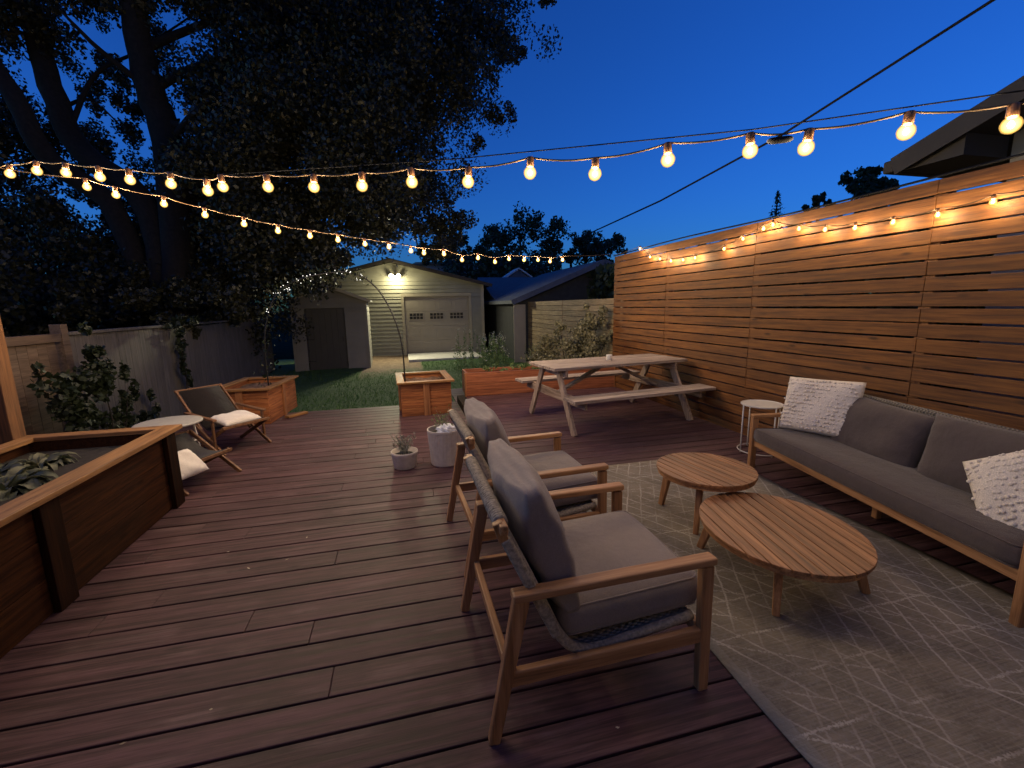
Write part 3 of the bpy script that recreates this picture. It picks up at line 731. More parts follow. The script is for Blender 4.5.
# a blade-leaf plant
def blades(name, base, n, Ls, Ws, mat, parent=None, up=(.3, 1.0), spread=.1, curl=.8, seed=1):
    rs = random.Random(seed); m = MB()
    for k in range(n):
        a = rs.uniform(0, 6.283); L = Ls * rs.uniform(.6, 1.2); W_ = Ws * rs.uniform(.7, 1.2); el = rs.uniform(*up)
        rr = spread * math.sqrt(rs.random()); b = Vector((base[0] + rr * math.cos(a + .5), base[1] + rr * math.sin(a + .5), base[2]))
        d_ = Vector((math.cos(a), math.sin(a), 0)); s_ = Vector((-math.sin(a), math.cos(a), 0))
        vs = []; K = 5; tw = rs.uniform(-.5, .5)
        for i in range(K + 1):
            t = i / K; ang = el - curl * t * t
            p = b + d_ * (L * t * math.cos(ang)) + Vector((0, 0, L * t * math.sin(ang)))
            ww = W_ * math.sin(math.pi * min(1, .12 + .88 * t) ** .8) * .5 + .002
            s2 = s_ * math.cos(tw) + Vector((0, 0, math.sin(tw)))
            vs += [p - s2 * ww + Vector((0, 0, .12 * ww)), p - Vector((0, 0, .25 * ww)), p + s2 * ww + Vector((0, 0, .12 * ww))]
        fs = []
        for i in range(K):
            for q in (0, 1): fs.append((i * 3 + q, i * 3 + q + 1, i * 3 + q + 4, i * 3 + q + 3))
        m.add(vs, fs)
    return m.build(name, mat, parent, smooth=True)
hp = empty('leafy_plant', (-2.42, 3.0, .56), 0, 'broad-leaved green plant growing in the near raised planter', 'plant')
for k, (x, y, s) in enumerate(((-.12, .42, 1), (.12, .16, 1.05), (-.20, -.06, 1), (.08, -.28, 1), (-.1, -.6, .9), (.0, .62, .75))):
    blades('foliage', (x - .10, y, 0), 80, .165 * s, .068 * s, M['hosta'], hp, (.15, 1.25), .10, 1.1, 50 + k)
# pots
def ribbed_pot(loc, r, h, label, rib, seed):
    t = empty('plant_pot', loc, 0, label, 'plant pot')
    nn = 96
    wob = (lambda a, z: 1 + (.018 * (1 if math.sin(a * 34) > 0 else -1) if 0.02 < z < h - .02 else 0)) if rib else None
    MB().lathe([(r * .80, 0), (r * .84, .01), (r * .97, h - .03), (r, h - .02), (r, h), (r * .93, h), (r * .92, h - .05)], n=136 if rib else 48, wob=wob).build('pot', M['pot'], t, smooth=not rib)
    MB().lathe([(.002, h - .045), (r * .5, h - .035 + .01), (r * .92, h - .05)], n=24).build('soil', M['darksoil'], t, smooth=True)
    return t
pb = ribbed_pot((.345, 4.42, 0), .172, .37, 'taller pale ribbed plant pot behind the farther armchair', True, 1)
ps = ribbed_pot((-.062, 4.42, 0), .135, .17, 'short pale round plant pot with a wiry grey plant on the deck', False, 2)
def wiry(loc, h, r, label, seed, n=26, fl=True, mat='dusty'):
    t = empty('potted_plant', loc, 0, label, 'plant'); rs = random.Random(seed); m = MB(); pts = []
    for k in range(n):
        a = rs.uniform(0, 6.28); L = h * rs.uniform(.5, 1.1); sp = r * rs.uniform(.2, 1)
        P = [Vector((sp * .25 * math.cos(a), sp * .25 * math.sin(a), 0))]
        for i in range(1, 5):
            f = i / 4; P.append(Vector((sp * math.cos(a + .4 * f) * (f ** .8), sp * math.sin(a + .4 * f) * (f ** .8), L * f)) + Vector((rs.uniform(-.008, .008), rs.uniform(-.008, .008), 0)))
        m.tube(P, .0018, 4)
        for i in range(9):
            q = P[rs.randint(1, 4)]; pts.append(q + Vector((rs.uniform(-.02, .02), rs.uniform(-.02, .02), rs.uniform(-.03, .03))))
    m.build('stem', M['dusty'], t)
    np_mesh('foliage', leaf_quads(np.array(pts), .035, .3), 4, M[mat], t)
    return t
wiry((-.062, 4.42, .13), .20, .13, 'wiry grey green plant growing in the short round pot', 3, 34)
wiry((.345, 4.44, .33), .22, .14, 'green leafy stems rising from the taller ribbed pot', 4, 18, mat='weed')
cw = MB(); bmn = bmesh.new(); bmesh.ops.create_icosphere(bmn, subdivisions=4, radius=.085)
rs = random.Random(5)
for v in bmn.verts:
    q = v.co.normalized(); k = 1 + .35 * math.sin(7 * q.x + 3 * q.z) * math.sin(6 * q.y + 1) + .18 * math.sin(15 * q.z + 9 * q.x)
    v.co = Vector((q.x * .085 * k, q.y * .08 * k, q.z * .05 * k))
wp = bm_obj('plastic_bag', bmn, M['paper'], None, (.36, 4.36, .365)); tag(wp, 'crumpled white plastic lying on the soil of the taller ribbed pot', 'plastic bag')
st = MB(); st.box((0, 0, .06), (.13, 1.1, .12)); bx = st.build('deck_step', M['darkpost'], None, .004); bx.location = (.88, 6.75, 0); tag(bx, 'dark low timber edging between the square planter and the long trough', 'timber')
pk = MB().box((0, 0, .0), (.34, .10, .03)).build('loose_plank', M['rail_x'], None, .003); pk.location = (-1.66, 7.15, .017); pk.rotation_euler.z = R(50); tag(pk, 'short loose board lying on the deck edge by the planter box', 'board')
# ------------------------------------------------------------------ folding deck chairs at the left
def folding_chair(loc, rz, label):
    t = empty('folding_chair', loc, rz, label, 'folding chair')
    w = .27       # faces +X ; local
    for s in (-1, 1):
        y = s * w
        MB().bar((.28, y, 0), (-.42, y * 1.0, .38), .022, .04, (0, 0, 1)).build('leg', M['mahog'], t, .004)
        MB().bar((-.30, y * .9, 0), (.30, y * .9, .315), .022, .04, (0, 0, 1)).build('leg', M['mahog'], t, .004)
        MB().bar((-.08, y * .94, .16), (-.62, y * .94, .66), .022, .036, (0, 0, 1)).build('back_post', M['mahog'], t, .004)
        MB().bar((-.40, y * 1.06, .43), (.20, y * 1.06, .40), .045, .022).build('armrest', M['mahog'], t, .004)
        MB().bar((.14, y * 1.06, .05), (.14, y * 1.06, .39), .022, .035, (1, 0, 0)).build('arm_post', M['mahog'], t, .004)
    MB().bar((.30, -w, .315), (.30, w, .315), .03, .03).build('front_bar', M['mahog'], t, .004)
    MB().bar((-.62, -w, .66), (-.62, w, .66), .03, .03).build('top_bar', M['mahog'], t, .004)
    prof = smooth_prof([(.30, .33), (.1, .27), (-.10, .24), (-.22, .31), (-.40, .47), (-.62, .67)], 5)
    ribbon(prof, -w * .84, w * .84, .008).build('sling', M['blackfab'], t, smooth=True)
    return t
folding_chair((-2.04, 5.72, 0), R(-42), 'dark sling folding chair with white cushion next to the cedar planter box')
def foot_stool(loc, rz, label):
    t = empty('folding_stool', loc, rz, label, 'folding stool'); w = .29
    for s in (-1, 1):
        MB().bar((.30, s * w, 0), (-.26, s * w, .40), .022, .04).build('leg', M['mahog'], t, .004)
        MB().bar((-.28, s * w * .9, 0), (.22, s * w * .9, .24), .022, .04).build('leg', M['mahog'], t, .004)
    MB().bar((.22, -w, .235), (.22, w, .235), .03, .03).build('front_bar', M['mahog'], t, .004)
    MB().bar((-.26, -w, .40), (-.26, w, .40), .03, .03).build('rear_bar', M['mahog'], t, .004)
    ribbon(smooth_prof([(.22, .25), (.08, .22), (-.08, .25), (-.26, .41)], 5), -w * .84, w * .84, .008).build('sling', M['blackfab'], t, smooth=True)
    return t
foot_stool((-2.07, 4.62, 0), R(-26), 'low dark sling folding stool half hidden behind the near raised planter')
def small_cushion(loc, rot, label, s=1):
    o = bm_obj('seat_cushion', pillow(.42 * s, .36 * s, .11, 61, pinch=.03), M['white'], None, loc, rot); tag(o, label, 'cushion', 'white cushions on the folding chairs'); return o
small_cushion((-1.97, 5.64, .355), (0, R(-84), R(-42)), 'flat white cushion on the seat of the folding chair by the planter box')
small_cushion((-1.99, 4.34, .25), (0, R(-50), R(-26)), 'white cushion peeking out behind the near raised planter', .8)
s2 = empty('side_table', (-2.36, 5.02, 0), 0, 'small round grey topped side table between the two folding chairs', 'side table')
MB().lathe([(.26, .475), (.285, .48), (.29, .492), (.285, .50), (.27, .505), (.01, .505)], n=40).build('tabletop', M['greymetal'], s2, smooth=True)
for a in (20, 110, 200, 290):
    MB().tube([(.2 * math.cos(R(a)), .2 * math.sin(R(a)), .48), (.27 * math.cos(R(a + 30)), .27 * math.sin(R(a + 30)), 0)], .011, 8).build('leg', M['whitemetal'], s2, smooth=True)
for zz in (.16, .28):
    MB().tube([(.235 * math.cos(2 * math.pi * i / 4 + .75 - zz), .235 * math.sin(2 * math.pi * i / 4 + .75 - zz), zz) for i in range(5)], .009, 6).build('stretcher', M['whitemetal'], s2)
# ------------------------------------------------------------------ left post
po = empty('pergola_post', (-3.09, 4.22, 0), 0, 'tall orange lit timber post at the far corner of the raised planter', 'post')
MB().box((.01, 0, 1.35), (.13, .13, 3.3 - .6)).build('upright', M['postwood'], po, .005)
MB().box((.045, -.085, 2.55), (.20, .035, 1.25)).build('fascia_board', M['postwood'], po, .004)
# ------------------------------------------------------------------ pale fence on the left
wf = empty('board_fence', (-4.15, 10, GZ), 0, 'long pale grey board fence overgrown with vines at the left', 'fence')
m = MB(); y = 6.75; k = 0
while y < 15.6:
    m.box((0, y + .072 - 10, .86 + .02 * math.sin(y)), (.022, .142, 1.66)); y += .146
m.build('board_panel', M['lightfence'], wf, .003)
MB().box((.03, 11.2 - 10, 1.72), (.09, 9.0, .04)).build('cap_rail', M['lightfence'], wf, .004)
for yy in (9.2, 11.8, 14.4): MB().box((-.07, yy - 10, .86), (.1, .1, 1.72)).build('post', M['lightfence'], wf, .004)
wf2 = empty('board_fence', (-4.15, 5, GZ), 0, 'brownish board fence section with square post behind the raised planter', 'fence')
m = MB(); y = 1.6
while y < 6.5:
    m.box((0, y + .072 - 5, .88), (.022, .142, 1.70)); y += .146
m.build('board_panel', M['brownfence'], wf2, .003)
MB().box((.045, 4.1 - 5, 1.68), (.03, 5.0, .10)).build('cap_rail', M['brownfence'], wf2, .004)
MB().box((.01, 6.66 - 5, .92), (.12, .12, 1.84)).build('post', M['brownfence'], wf2, .004)
# vines on the fence: each plant its own thing
def vine(name, loc, clumps, per, size, label, mat='vine', group=None):
    t = empty(name, loc, 0, label, 'vine' if 'vine' in name else 'shrub', group)
    C_ = clump_pts([((c[0], c[1], c[2]), r, w) for c, r, w in clumps], per)
    np_mesh('foliage', leaf_quads(C_, size, .75, .4), 4, M[mat], t)
    m = MB()
    for c, r, w in clumps[::2]: m.tube([(0, 0, 0), (c[0] * .5 + .05, c[1] * .5, c[2] * .5), c], [.012, .009, .004], 5)
    m.build('stem', M['bark'], t)
    return t
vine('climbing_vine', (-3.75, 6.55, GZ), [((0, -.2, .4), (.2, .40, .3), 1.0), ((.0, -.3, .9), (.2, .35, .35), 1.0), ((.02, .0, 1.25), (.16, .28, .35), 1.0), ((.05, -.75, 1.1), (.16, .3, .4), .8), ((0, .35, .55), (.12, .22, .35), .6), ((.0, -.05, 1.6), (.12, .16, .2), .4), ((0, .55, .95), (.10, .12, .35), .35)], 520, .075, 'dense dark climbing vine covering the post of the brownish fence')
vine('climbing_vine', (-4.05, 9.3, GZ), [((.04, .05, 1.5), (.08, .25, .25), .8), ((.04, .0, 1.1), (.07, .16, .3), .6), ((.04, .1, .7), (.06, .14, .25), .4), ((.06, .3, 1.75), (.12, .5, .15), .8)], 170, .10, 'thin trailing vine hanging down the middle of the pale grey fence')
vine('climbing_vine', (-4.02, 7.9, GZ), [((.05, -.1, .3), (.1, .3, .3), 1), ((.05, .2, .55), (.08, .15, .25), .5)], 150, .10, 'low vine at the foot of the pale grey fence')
# ------------------------------------------------------------------ garage, shed
ga = empty('garage', (-.36, 18.95, GZ), R(-4.5), 'pale sided detached garage with gable roof and lit flood lamp', 'garage')
def lap_wall(m, x0, x1, z0, z1, y, pitch=.115, axis='x', t=.042, top=None):
    """lapped boards: each a tilted strip; top(z) trims the ends under a gable"""
    z = z0
    while z < z1 - .01:
        zt = min(z + pitch, z1)
        a, b = (x0, x1) if top is None else top(z, z)
        a1, b1 = (x0, x1) if top is None else top(zt, zt)
        if b - a > .05:
            if axis == 'x': vs = [(a, y - t, z), (b, y - t, z), (b1, y - .004, zt), (a1, y - .004, zt), (a, y + .01, z), (b, y + .01, z), (b1, y + .01, zt), (a1, y + .01, zt)]
            else: vs = [(y + t, a, z), (y + t, b, z), (y + .004, b, zt), (y + .004, a, zt), (y - .01, a, z), (y - .01, b, z), (y - .01, b, zt), (y - .01, a, zt)]
            m.add(vs, [(0, 1, 2, 3), (4, 7, 6, 5), (0, 4, 5, 1), (3, 2, 6, 7), (0, 3, 7, 4), (1, 5, 6, 2)])
        z = zt
HW, EZ, PZ = 3.72, 2.86, 3.80      # half width, eave and peak heights from the lawn
def gtop(z, zt):
    if zt <= EZ: return (-HW, HW)
    k = max(0, (PZ - .04 - zt) / (PZ - .04 - EZ)) * HW; return (-k, k)
dx0, dx1, dz = .46, 3.10, 2.40
m = MB()
for (a, b, z0, z1, tp_) in ((-HW, dx0 - .02, 0, dz, None), (dx1 + .02, HW, 0, dz, None), (0, 0, dz, PZ - .04, gtop)):
    lap_wall(m, a, b, z0, z1, 0, .155, top=tp_)
m.build('front_wall', M['sid'], ga)
m = MB(); lap_wall(m, 0, 7, 0, EZ - .03, HW, .20, 'y', .02); m.box((-HW, 3.5, EZ / 2), (.03, 7, EZ - .02)); m.box((0, 7, EZ / 2), (2 * HW, .03, EZ - .02)); m.build('side_wall', M['sid'], ga)
for s in (-1, 1):
    sl = (PZ - EZ) / HW; ex = HW + .36
    MB().add([(0, -.30, PZ + .03), (s * ex, -.30, PZ + .03 - sl * ex), (s * ex, 7.3, PZ + .03 - sl * ex), (0, 7.3, PZ + .03), (0, -.30, PZ + .11), (s * ex, -.30, PZ + .11 - sl * ex), (s * ex, 7.3, PZ + .11 - sl * ex), (0, 7.3, PZ + .11)],
             [(0, 1, 2, 3), (4, 7, 6, 5), (0, 4, 5, 1), (1, 5, 6, 2), (2, 6, 7, 3), (0, 3, 7, 4)]).build('roof_slope', M['shingle'], ga)
    MB().bar((0, -.312, PZ + .03), (s * ex, -.312, PZ + .03 - sl * ex), .022, .12, (0, 0, 1)).build('rake_board', M['soffit'], ga, .003)
    MB().box((s * (HW - .03), -.032, EZ / 2), (.11, .02, EZ)).build('corner_trim', M['trim'], ga, .003)
gd = MB().box(((dx0 + dx1) / 2, .07, dz / 2), (dx1 - dx0 + .08, .03, dz + .04)).build('garage_door', M['gdoor'], ga)
m = MB()
ph_ = dz / 4
for k in range(4):
    for q in range(4):
        if k == 2: continue
        cx = dx0 + (q + .5) * (dx1 - dx0) / 4
        m.box((cx, .048, ph_ * (k + .5)), ((dx1 - dx0) / 4 - .14, .018, ph_ - .2))
    m.box(((dx0 + dx1) / 2, .050, ph_ * (k + .5)), (dx1 - dx0 - .02, .012, ph_ - .014))
m.build('door_panel', M['gdoor'], gd, .004)
for q in range(3):
    cx = dx0 + .46 + q * .83
    wfm = MB().box((cx, .036, ph_ * 2.5 + .10), (.62, .022, .32)).build('window', M['gdoor'], gd, .003)
    m = MB()
    for i in range(4):
        for j in range(2): m.box((cx - .21 + .14 * i, .024, ph_ * 2.5 + .035 + .13 * j), (.115, .008, .105))
    m.build('pane', M['pane'], wfm)
m = MB(); m.box((dx0 - .06, -.03, dz / 2 + .03), (.11, .03, dz + .06)); m.box((dx1 + .06, -.03, dz / 2 + .03), (.11, .03, dz + .06)); m.box(((dx0 + dx1) / 2, -.031, dz + .065), (dx1 - dx0 + .23, .03, .13))
m.build('door_trim', M['trim'], ga, .004)
fl = empty('flood_lamp', at(395, 276, 18.72), R(-4.5), 'twin headed flood lamp glowing above the garage door', 'lamp')
MB().box((0, .06, -.02), (.16, .08, .10)).build('base', M['whitemetal'], fl, .01)
for s in (-1, 1):
    hd = MB().lathe([(.03, .10), (.05, .07), (.065, 0), (.062, -.005)], n=20).build('lamp_head', M['whitemetal'], fl, smooth=True)
    hd.location = (s * .14, -.08, 0); hd.rotation_euler = (R(-62), 0, R(12 * s)); hd.scale = (1.5, 1.5, 1.5)
    e = MB().lathe([(.002, -.015), (.04, -.012), (.06, 0), (.002, .004)], n=20).build('lens', M['flood'], hd, smooth=True)
for s_ in (-1, 1):
    ld = bpy.data.lights.new('flood glow', 'POINT'); ld.energy = 30; ld.color = (1, .90, .52); ld.shadow_soft_size = .05
    lo = bpy.data.objects.new('flood_glow', ld); COL.objects.link(lo); lo.parent = fl; lo.location = (s_ * .12, -.20, -.09)
    ld = bpy.data.lights.new('flood beam', 'SPOT'); ld.energy = 420; ld.color = (1, .92, .60); ld.shadow_soft_size = .05; ld.spot_size = R(125); ld.spot_blend = .8
    lo = bpy.data.objects.new('flood_beam', ld); COL.objects.link(lo); lo.parent = fl; lo.location = (s_ * .14, -.26, -.10); lo.rotation_euler = (R(-58), 0, R(28 * s_))
ap = MB().box((1.5, 17.6, GZ + .03), (2.75, 2.3, .10)).build('driveway_slab', M['concrete'], None, .01); ap.rotation_euler.z = 0; ap['kind'] = 'structure'
sh = empty('garden_shed', (-2.28, 15.3, GZ), R(2), 'small grey gabled garden shed with plain dark door', 'shed')
hw, ez, pz, dp = 1.14, 2.22, 2.66, 2.3
m = MB()
def stop(z, zt):
    if zt <= ez: return (-hw, hw)
    k = max(0, (pz - .03 - zt) / (pz - .03 - ez)) * hw; return (-k, k)
for (a, b, z0, z1, tp_) in ((-hw, -.74, 0, 2.0, None), (.46, hw, 0, 2.0, None), (0, 0, 2.0, pz - .03, stop)): lap_wall(m, a, b, z0, z1, 0, .17, top=tp_)
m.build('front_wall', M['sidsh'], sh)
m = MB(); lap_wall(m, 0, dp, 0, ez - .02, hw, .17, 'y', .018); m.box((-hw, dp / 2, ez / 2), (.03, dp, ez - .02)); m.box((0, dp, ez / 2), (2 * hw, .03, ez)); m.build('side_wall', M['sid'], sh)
MB().box((-.14, .03, 1.0), (1.16, .03, 1.98)).build('door', M['sdoor'], sh, .004)
dm = [o for o in sh.children if o.name.startswith('door')][0]
m = MB()
for k in range(6): m.box((-.60 + .184 * k, .012, 1.0), (.176, .012, 1.94))
m.build('plank_face', M['sdoor'], dm, .004)
MB().box((.36, -.015, 1.0), (.03, .04, .16)).build('handle', M['blackmetal'], dm, .006)
m = MB()
for z in (.3, 1.0, 1.7): m.box((-.62, .0, z), (.22, .012, .035))
m.build('hinge', M['blackmetal'], dm, .003)
for s in (-1, 1):
    sl = (pz - ez) / hw; ex = hw + .14
    MB().add([(0, -.16, pz + .02), (s * ex, -.16, pz + .02 - sl * ex), (s * ex, dp + .1, pz + .02 - sl * ex), (0, dp + .1, pz + .02), (0, -.16, pz + .07), (s * ex, -.16, pz + .07 - sl * ex), (s * ex, dp + .1, pz + .07 - sl * ex), (0, dp + .1, pz + .07)],
             [(0, 1, 2, 3), (4, 7, 6, 5), (0, 4, 5, 1), (1, 5, 6, 2), (2, 6, 7, 3), (0, 3, 7, 4)]).build('roof_slope', M['shingle'], sh)
    MB().bar((0, -.17, pz + .02), (s * ex, -.17, pz + .02 - sl * ex), .02, .09, (0, 0, 1)).build('rake_board', M['trim'], sh, .003)
    MB().box((s * (hw - .03), -.03, ez / 2), (.09, .02, ez)).build('corner_trim', M['sidsh'], sh, .003)
# ------------------------------------------------------------------ neighbours beyond the garage
f2 = empty('slat_fence', (4.25, 11.5, GZ), 0, 'pale horizontal board fence behind the shrub, beyond the picnic table', 'fence')
m = MB(); z = .10
while z < 2.02:
    m.box((0, -1.75, z), (.025, 3.44, .128)).box((0, 1.73, z), (.025, 3.44, .128)); z += .137
m.build('slat_panel', M['fencey'], f2, .003)
for y in (-3.4, -1.7, 0, 1.7, 3.4): MB().box((.06, y, 1.0), (.09, .09, 2.0)).build('post', M['cedar_z'], f2, .004)
def gable_house(name, loc, rz, w, dep, ez, pz, label, wall, roof, gable=None, over=.3, cat='building', extra=None):
    t = empty(name, loc, rz, label, cat); hw = w / 2
    MB().prism([(-hw, 0), (hw, 0), (hw, ez), (0, pz), (-hw, ez)], 'y', 0, dep).build('wall', wall, t)
    for s in (-1, 1):
        sl = (pz - ez) / hw; ex = hw + over
        MB().add([(0, -over, pz + .03), (s * ex, -over, pz + .03 - sl * ex), (s * ex, dep + over, pz + .03 - sl * ex), (0, dep + over, pz + .03), (0, -over, pz + .15), (s * ex, -over, pz + .15 - sl * ex), (s * ex, dep + over, pz + .15 - sl * ex), (0, dep + over, pz + .15)],
                 [(0, 1, 2, 3), (4, 7, 6, 5), (0, 4, 5, 1), (1, 5, 6, 2), (2, 6, 7, 3), (0, 3, 7, 4)]).build('roof_slope', roof, t)
        MB().bar((0, -over - .012, pz + .07), (s * ex, -over - .012, pz + .07 - sl * ex), .02, .17, (0, 0, 1)).build('rake_board', M['trim'] if gable is None else gable, t)
    return t
nA = gable_house('neighbor_garage', (6.95, 14.9, GZ), 0, 6.1, 6.5, 2.12, 3.35, 'dark gabled neighbour garage behind the pale board fence', M['darkwall'], M['blueroof'], M['stuccoblue'])
MB().box((-3.02, -.02, 1.0), (.42, .03, 2.0)).build('side_door', M['trim'], nA)
nB = gable_house('neighbor_garage', (7.6, 21.5, GZ), R(90), 7.5, 6.5, 2.2, 3.25, 'blue grey neighbour garage with a small roof cupola behind the others', M['stuccoblue'], M['blueroof'], M['stuccoblue'])
nB.location = (10.6, 22.6, GZ)
cu = MB().prism([(-.55, 0), (.55, 0), (.55, .45), (0, .85), (-.55, .45)], 'y', 0, 1.1).build('cupola', M['stuccoblue'], nB)
cu.location = (.9, 4.4, 3.0); cu.rotation_euler.z = R(-90)
for s in (-1, 1):
    MB().add([(0, -.12, .88), (s * .72, -.12, .42), (s * .72, 1.2, .42), (0, 1.2, .88), (0, -.12, .96), (s * .72, -.12, .50), (s * .72, 1.2, .50), (0, 1.2, .96)], [(0, 1, 2, 3), (4, 7, 6, 5), (0, 4, 5, 1), (1, 5, 6, 2), (2, 6, 7, 3), (0, 3, 7, 4)]).build('cupola_roof', M['whitewall'], cu)
nC = gable_house('far_house', (3.9, 36, GZ), R(8), 5.0, 8, 5.2, 5.3, 'pale far house wall showing above the garage roof', M['whitewall'], M['shingle'])
nD = gable_house('far_house', (12, 38, GZ), R(3), 9.0, 8, 2.6, 5.2, 'brown roofed far house under the dark trees', M['soffit'], M['shingle'], M['soffit'])
# neighbour house beyond the slat fence
nh = empty('neighbor_house', (5.9, 0, GZ), 0, 'tan neighbour house gable with dark overhanging eave above the slat fence', 'house')
gz = lambda y: 3.03 + (4.10 - y) * .345 - GZ
m = MB(); m.prism([(3.34, 0), (-5, 0), (-5, gz(0) - .12), (0, gz(0) - .12), (3.34, gz(3.34) - .12)], 'x', 0, 6)
m.build('wall', M['housewall'], nh)
MB().add([(-.65, 3.95, gz(3.95)), (6.5, 3.95, gz(3.95)), (6.5, 0, gz(0)), (-.65, 0, gz(0)), (-.65, 3.95, gz(3.95) - .09), (6.5, 3.95, gz(3.95) - .09), (6.5, 0, gz(0) - .09), (-.65, 0, gz(0) - .09)],
         [(0, 1, 2, 3), (4, 7, 6, 5), (0, 4, 5, 1), (1, 5, 6, 2), (2, 6, 7, 3), (0, 3, 7, 4)]).build('roof', M['shingle'], nh)
MB().bar((-.665, 3.95, gz(3.95) - .08), (-.665, 0, gz(0) - .08), .022, .19, (0, 0, 1)).build('rake_board', M['soffit'], nh, .003)
MB().bar((-.64, 4.02, gz(3.95) - .06), (6.4, 4.02, gz(3.95) - .06), .12, .13, (0, 0, 1)).build('gutter', M['soffit'], nh, .02)
MB().add([(-.64, 3.93, gz(3.93) - .13), (-.02, 3.93, gz(3.93) - .13), (-.02, 0, gz(0) - .13), (-.64, 0, gz(0) - .13), (-.64, 3.93, gz(3.93) - .10), (-.02, 3.93, gz(3.93) - .10), (-.02, 0, gz(0) - .10), (-.64, 0, gz(0) - .10)],
         [(0, 1, 2, 3), (4, 7, 6, 5), (0, 4, 5, 1), (1, 5, 6, 2), (2, 6, 7, 3), (0, 3, 7, 4)]).build('soffit', M['soffit'], nh)
MB().prism([(3.93, gz(3.93) - .14), (3.36, gz(3.93) - .14), (3.36, gz(3.36) - .14)], 'x', -.60, -.02).build('eave_return', M['soffit'], nh)
# ------------------------------------------------------------------ trees and shrubs
def tree(name, loc, trunks, clumps, per, size, label, mat, aspect=.6, droop=.3, group=None):
    t = empty(name, loc, 0, label, 'tree', group); L0 = Vector(loc)
    for pts, rs_ in trunks:
        P = smooth_prof([tuple(Vector(p) - L0) for p in pts], 5)
        rr = [rs_[0] + (rs_[1] - rs_[0]) * i / (len(P) - 1) for i in range(len(P))]
        P = [p + Vector((random.uniform(-1, 1), random.uniform(-1, 1), 0)) * r * .12 for p, r in zip(P, rr)]
        MB().tube(P, rr, 10).build('trunk' if rs_[0] > .12 else 'limb', M['bark'], t, smooth=True)
    C_ = clump_pts([(tuple(Vector(c) - L0), r, w) for c, r, w in clumps], per)
    np_mesh('crown', leaf_quads(C_, size, aspect, droop), 4, mat, t)
    return t
def G(p): return (p.x, p.y, GZ)
def K(px, py, Y, rpx, w, flat=1.0):
    c = at(px, py, Y); dist = (CM @ (c - EYE)).z; r = rpx * dist / F
    return (tuple(c), (r, r * .9, r * flat), w)
base = at(150, 330, 12.5)
A = lambda px, py, Y: tuple(at(px, py, Y))
tA = [((base.x + .45, 12.5, GZ), A(172, 170, 12.5), A(150, 90, 12.5), A(135, 20, 12.3), A(128, -60, 12)), (.36, .20)]
tB = [((base.x + .2, 12.6, GZ), A(150, 215, 12.6), A(80, 150, 12.8), A(46, 70, 13), A(25, -10, 13.2), A(10, -80, 13.4)), (.28, .18)]
tC = [((base.x + .1, 12.6, GZ), A(120, 220, 12.6), A(50, 160, 12.2), A(10, 90, 12), A(-40, 20, 12)), (.26, .14)]
limbs = [((A(150, 90, 12.5), A(220, 60, 12.8), A(330, 50, 13.2), A(430, 58, 13.6), A(478, 72, 14)), (.11, .015)),
         ((A(160, 120, 12.5), A(230, 140, 12.2), A(320, 150, 12), A(400, 190, 12), A(450, 215, 12)), (.10, .015)),
         ((A(70, 130, 12.8), A(95, 75, 13), A(140, 50, 13.2), A(200, 10, 13.5)), (.06, .015)),
         ((A(60, 110, 13), A(90, 100, 13.2), A(125, 130, 13.5)), (.05, .01)),
         ((A(150, 90, 12.5), A(100, 50, 12), A(60, 10, 11.5)), (.08, .02)),
         ((A(140, 50, 12.4), A(250, 10, 13), A(390, -10, 14)), (.10, .02)),
         ((A(165, 150, 12.5), A(210, 100, 12.1), A(280, 95, 11.8), A(360, 110, 11.6)), (.08, .015))]
cl = []
rs = random.Random(21)
def fill(x0, x1, y0, y1, nn, rpx, w, Y0, Y1):
    for _ in range(nn): cl.append(K(rs.uniform(x0, x1), rs.uniform(y0, y1), rs.uniform(Y0, Y1), rpx * rs.uniform(.75, 1.25), w))
fill(225, 420, -60, 130, 54, 46, 2.2, 11.5, 17)
fill(215, 400, 100, 225, 40, 42, 2.2, 11, 15.5)
fill(60, 265, 285, 328, 16, 20, .8, 9.6, 12.5)
fill(180, 330, 200, 275, 16, 36, 1.8, 11, 14.5)
fill(-60, 60, -60, 40, 9, 42, 1.2, 12, 15)
fill(60, 220, -60, 8, 12, 30, 1.0, 12, 15)
fill(-80, 270, 215, 330, 54, 42, 2.2, 12.8, 17)
fill(185, 235, 60, 200, 9, 24, .9, 13.5, 16)
fill(-60, 15, 60, 200, 10, 34, 1.4, 13, 16)
fill(370, 470, 10, 200, 26, 34, 1.1, 12, 16)
fill(400, 525, -50, 35, 18, 32, 1.1, 13, 16)
fill(455, 515, 40, 110, 7, 22, .55, 13, 16)
fill(400, 470, 190, 245, 6, 22, .6, 12, 15)
fill(55, 180, 10, 200, 34, 20, .40, 14, 19)
fill(40, 110, 150, 210, 8, 22, .5, 14, 17)
fill(270, 330, 220, 280, 7, 22, .8, 11, 14)
for p in ((545, 6, 15), (520, 55, 15), (508, 118, 14.5), (478, 150, 14), (455, 205, 13.5), (440, 225, 13.2)): cl.append(K(p[0], p[1], p[2], 13, .28))
tree('elm_tree', (base.x + .3, 12.5, GZ), [tA, tB, tC] + limbs, cl, 1050, .105, 'huge dark leafy tree with several leaning trunks towering behind the pale fence', M['bigleaf'])
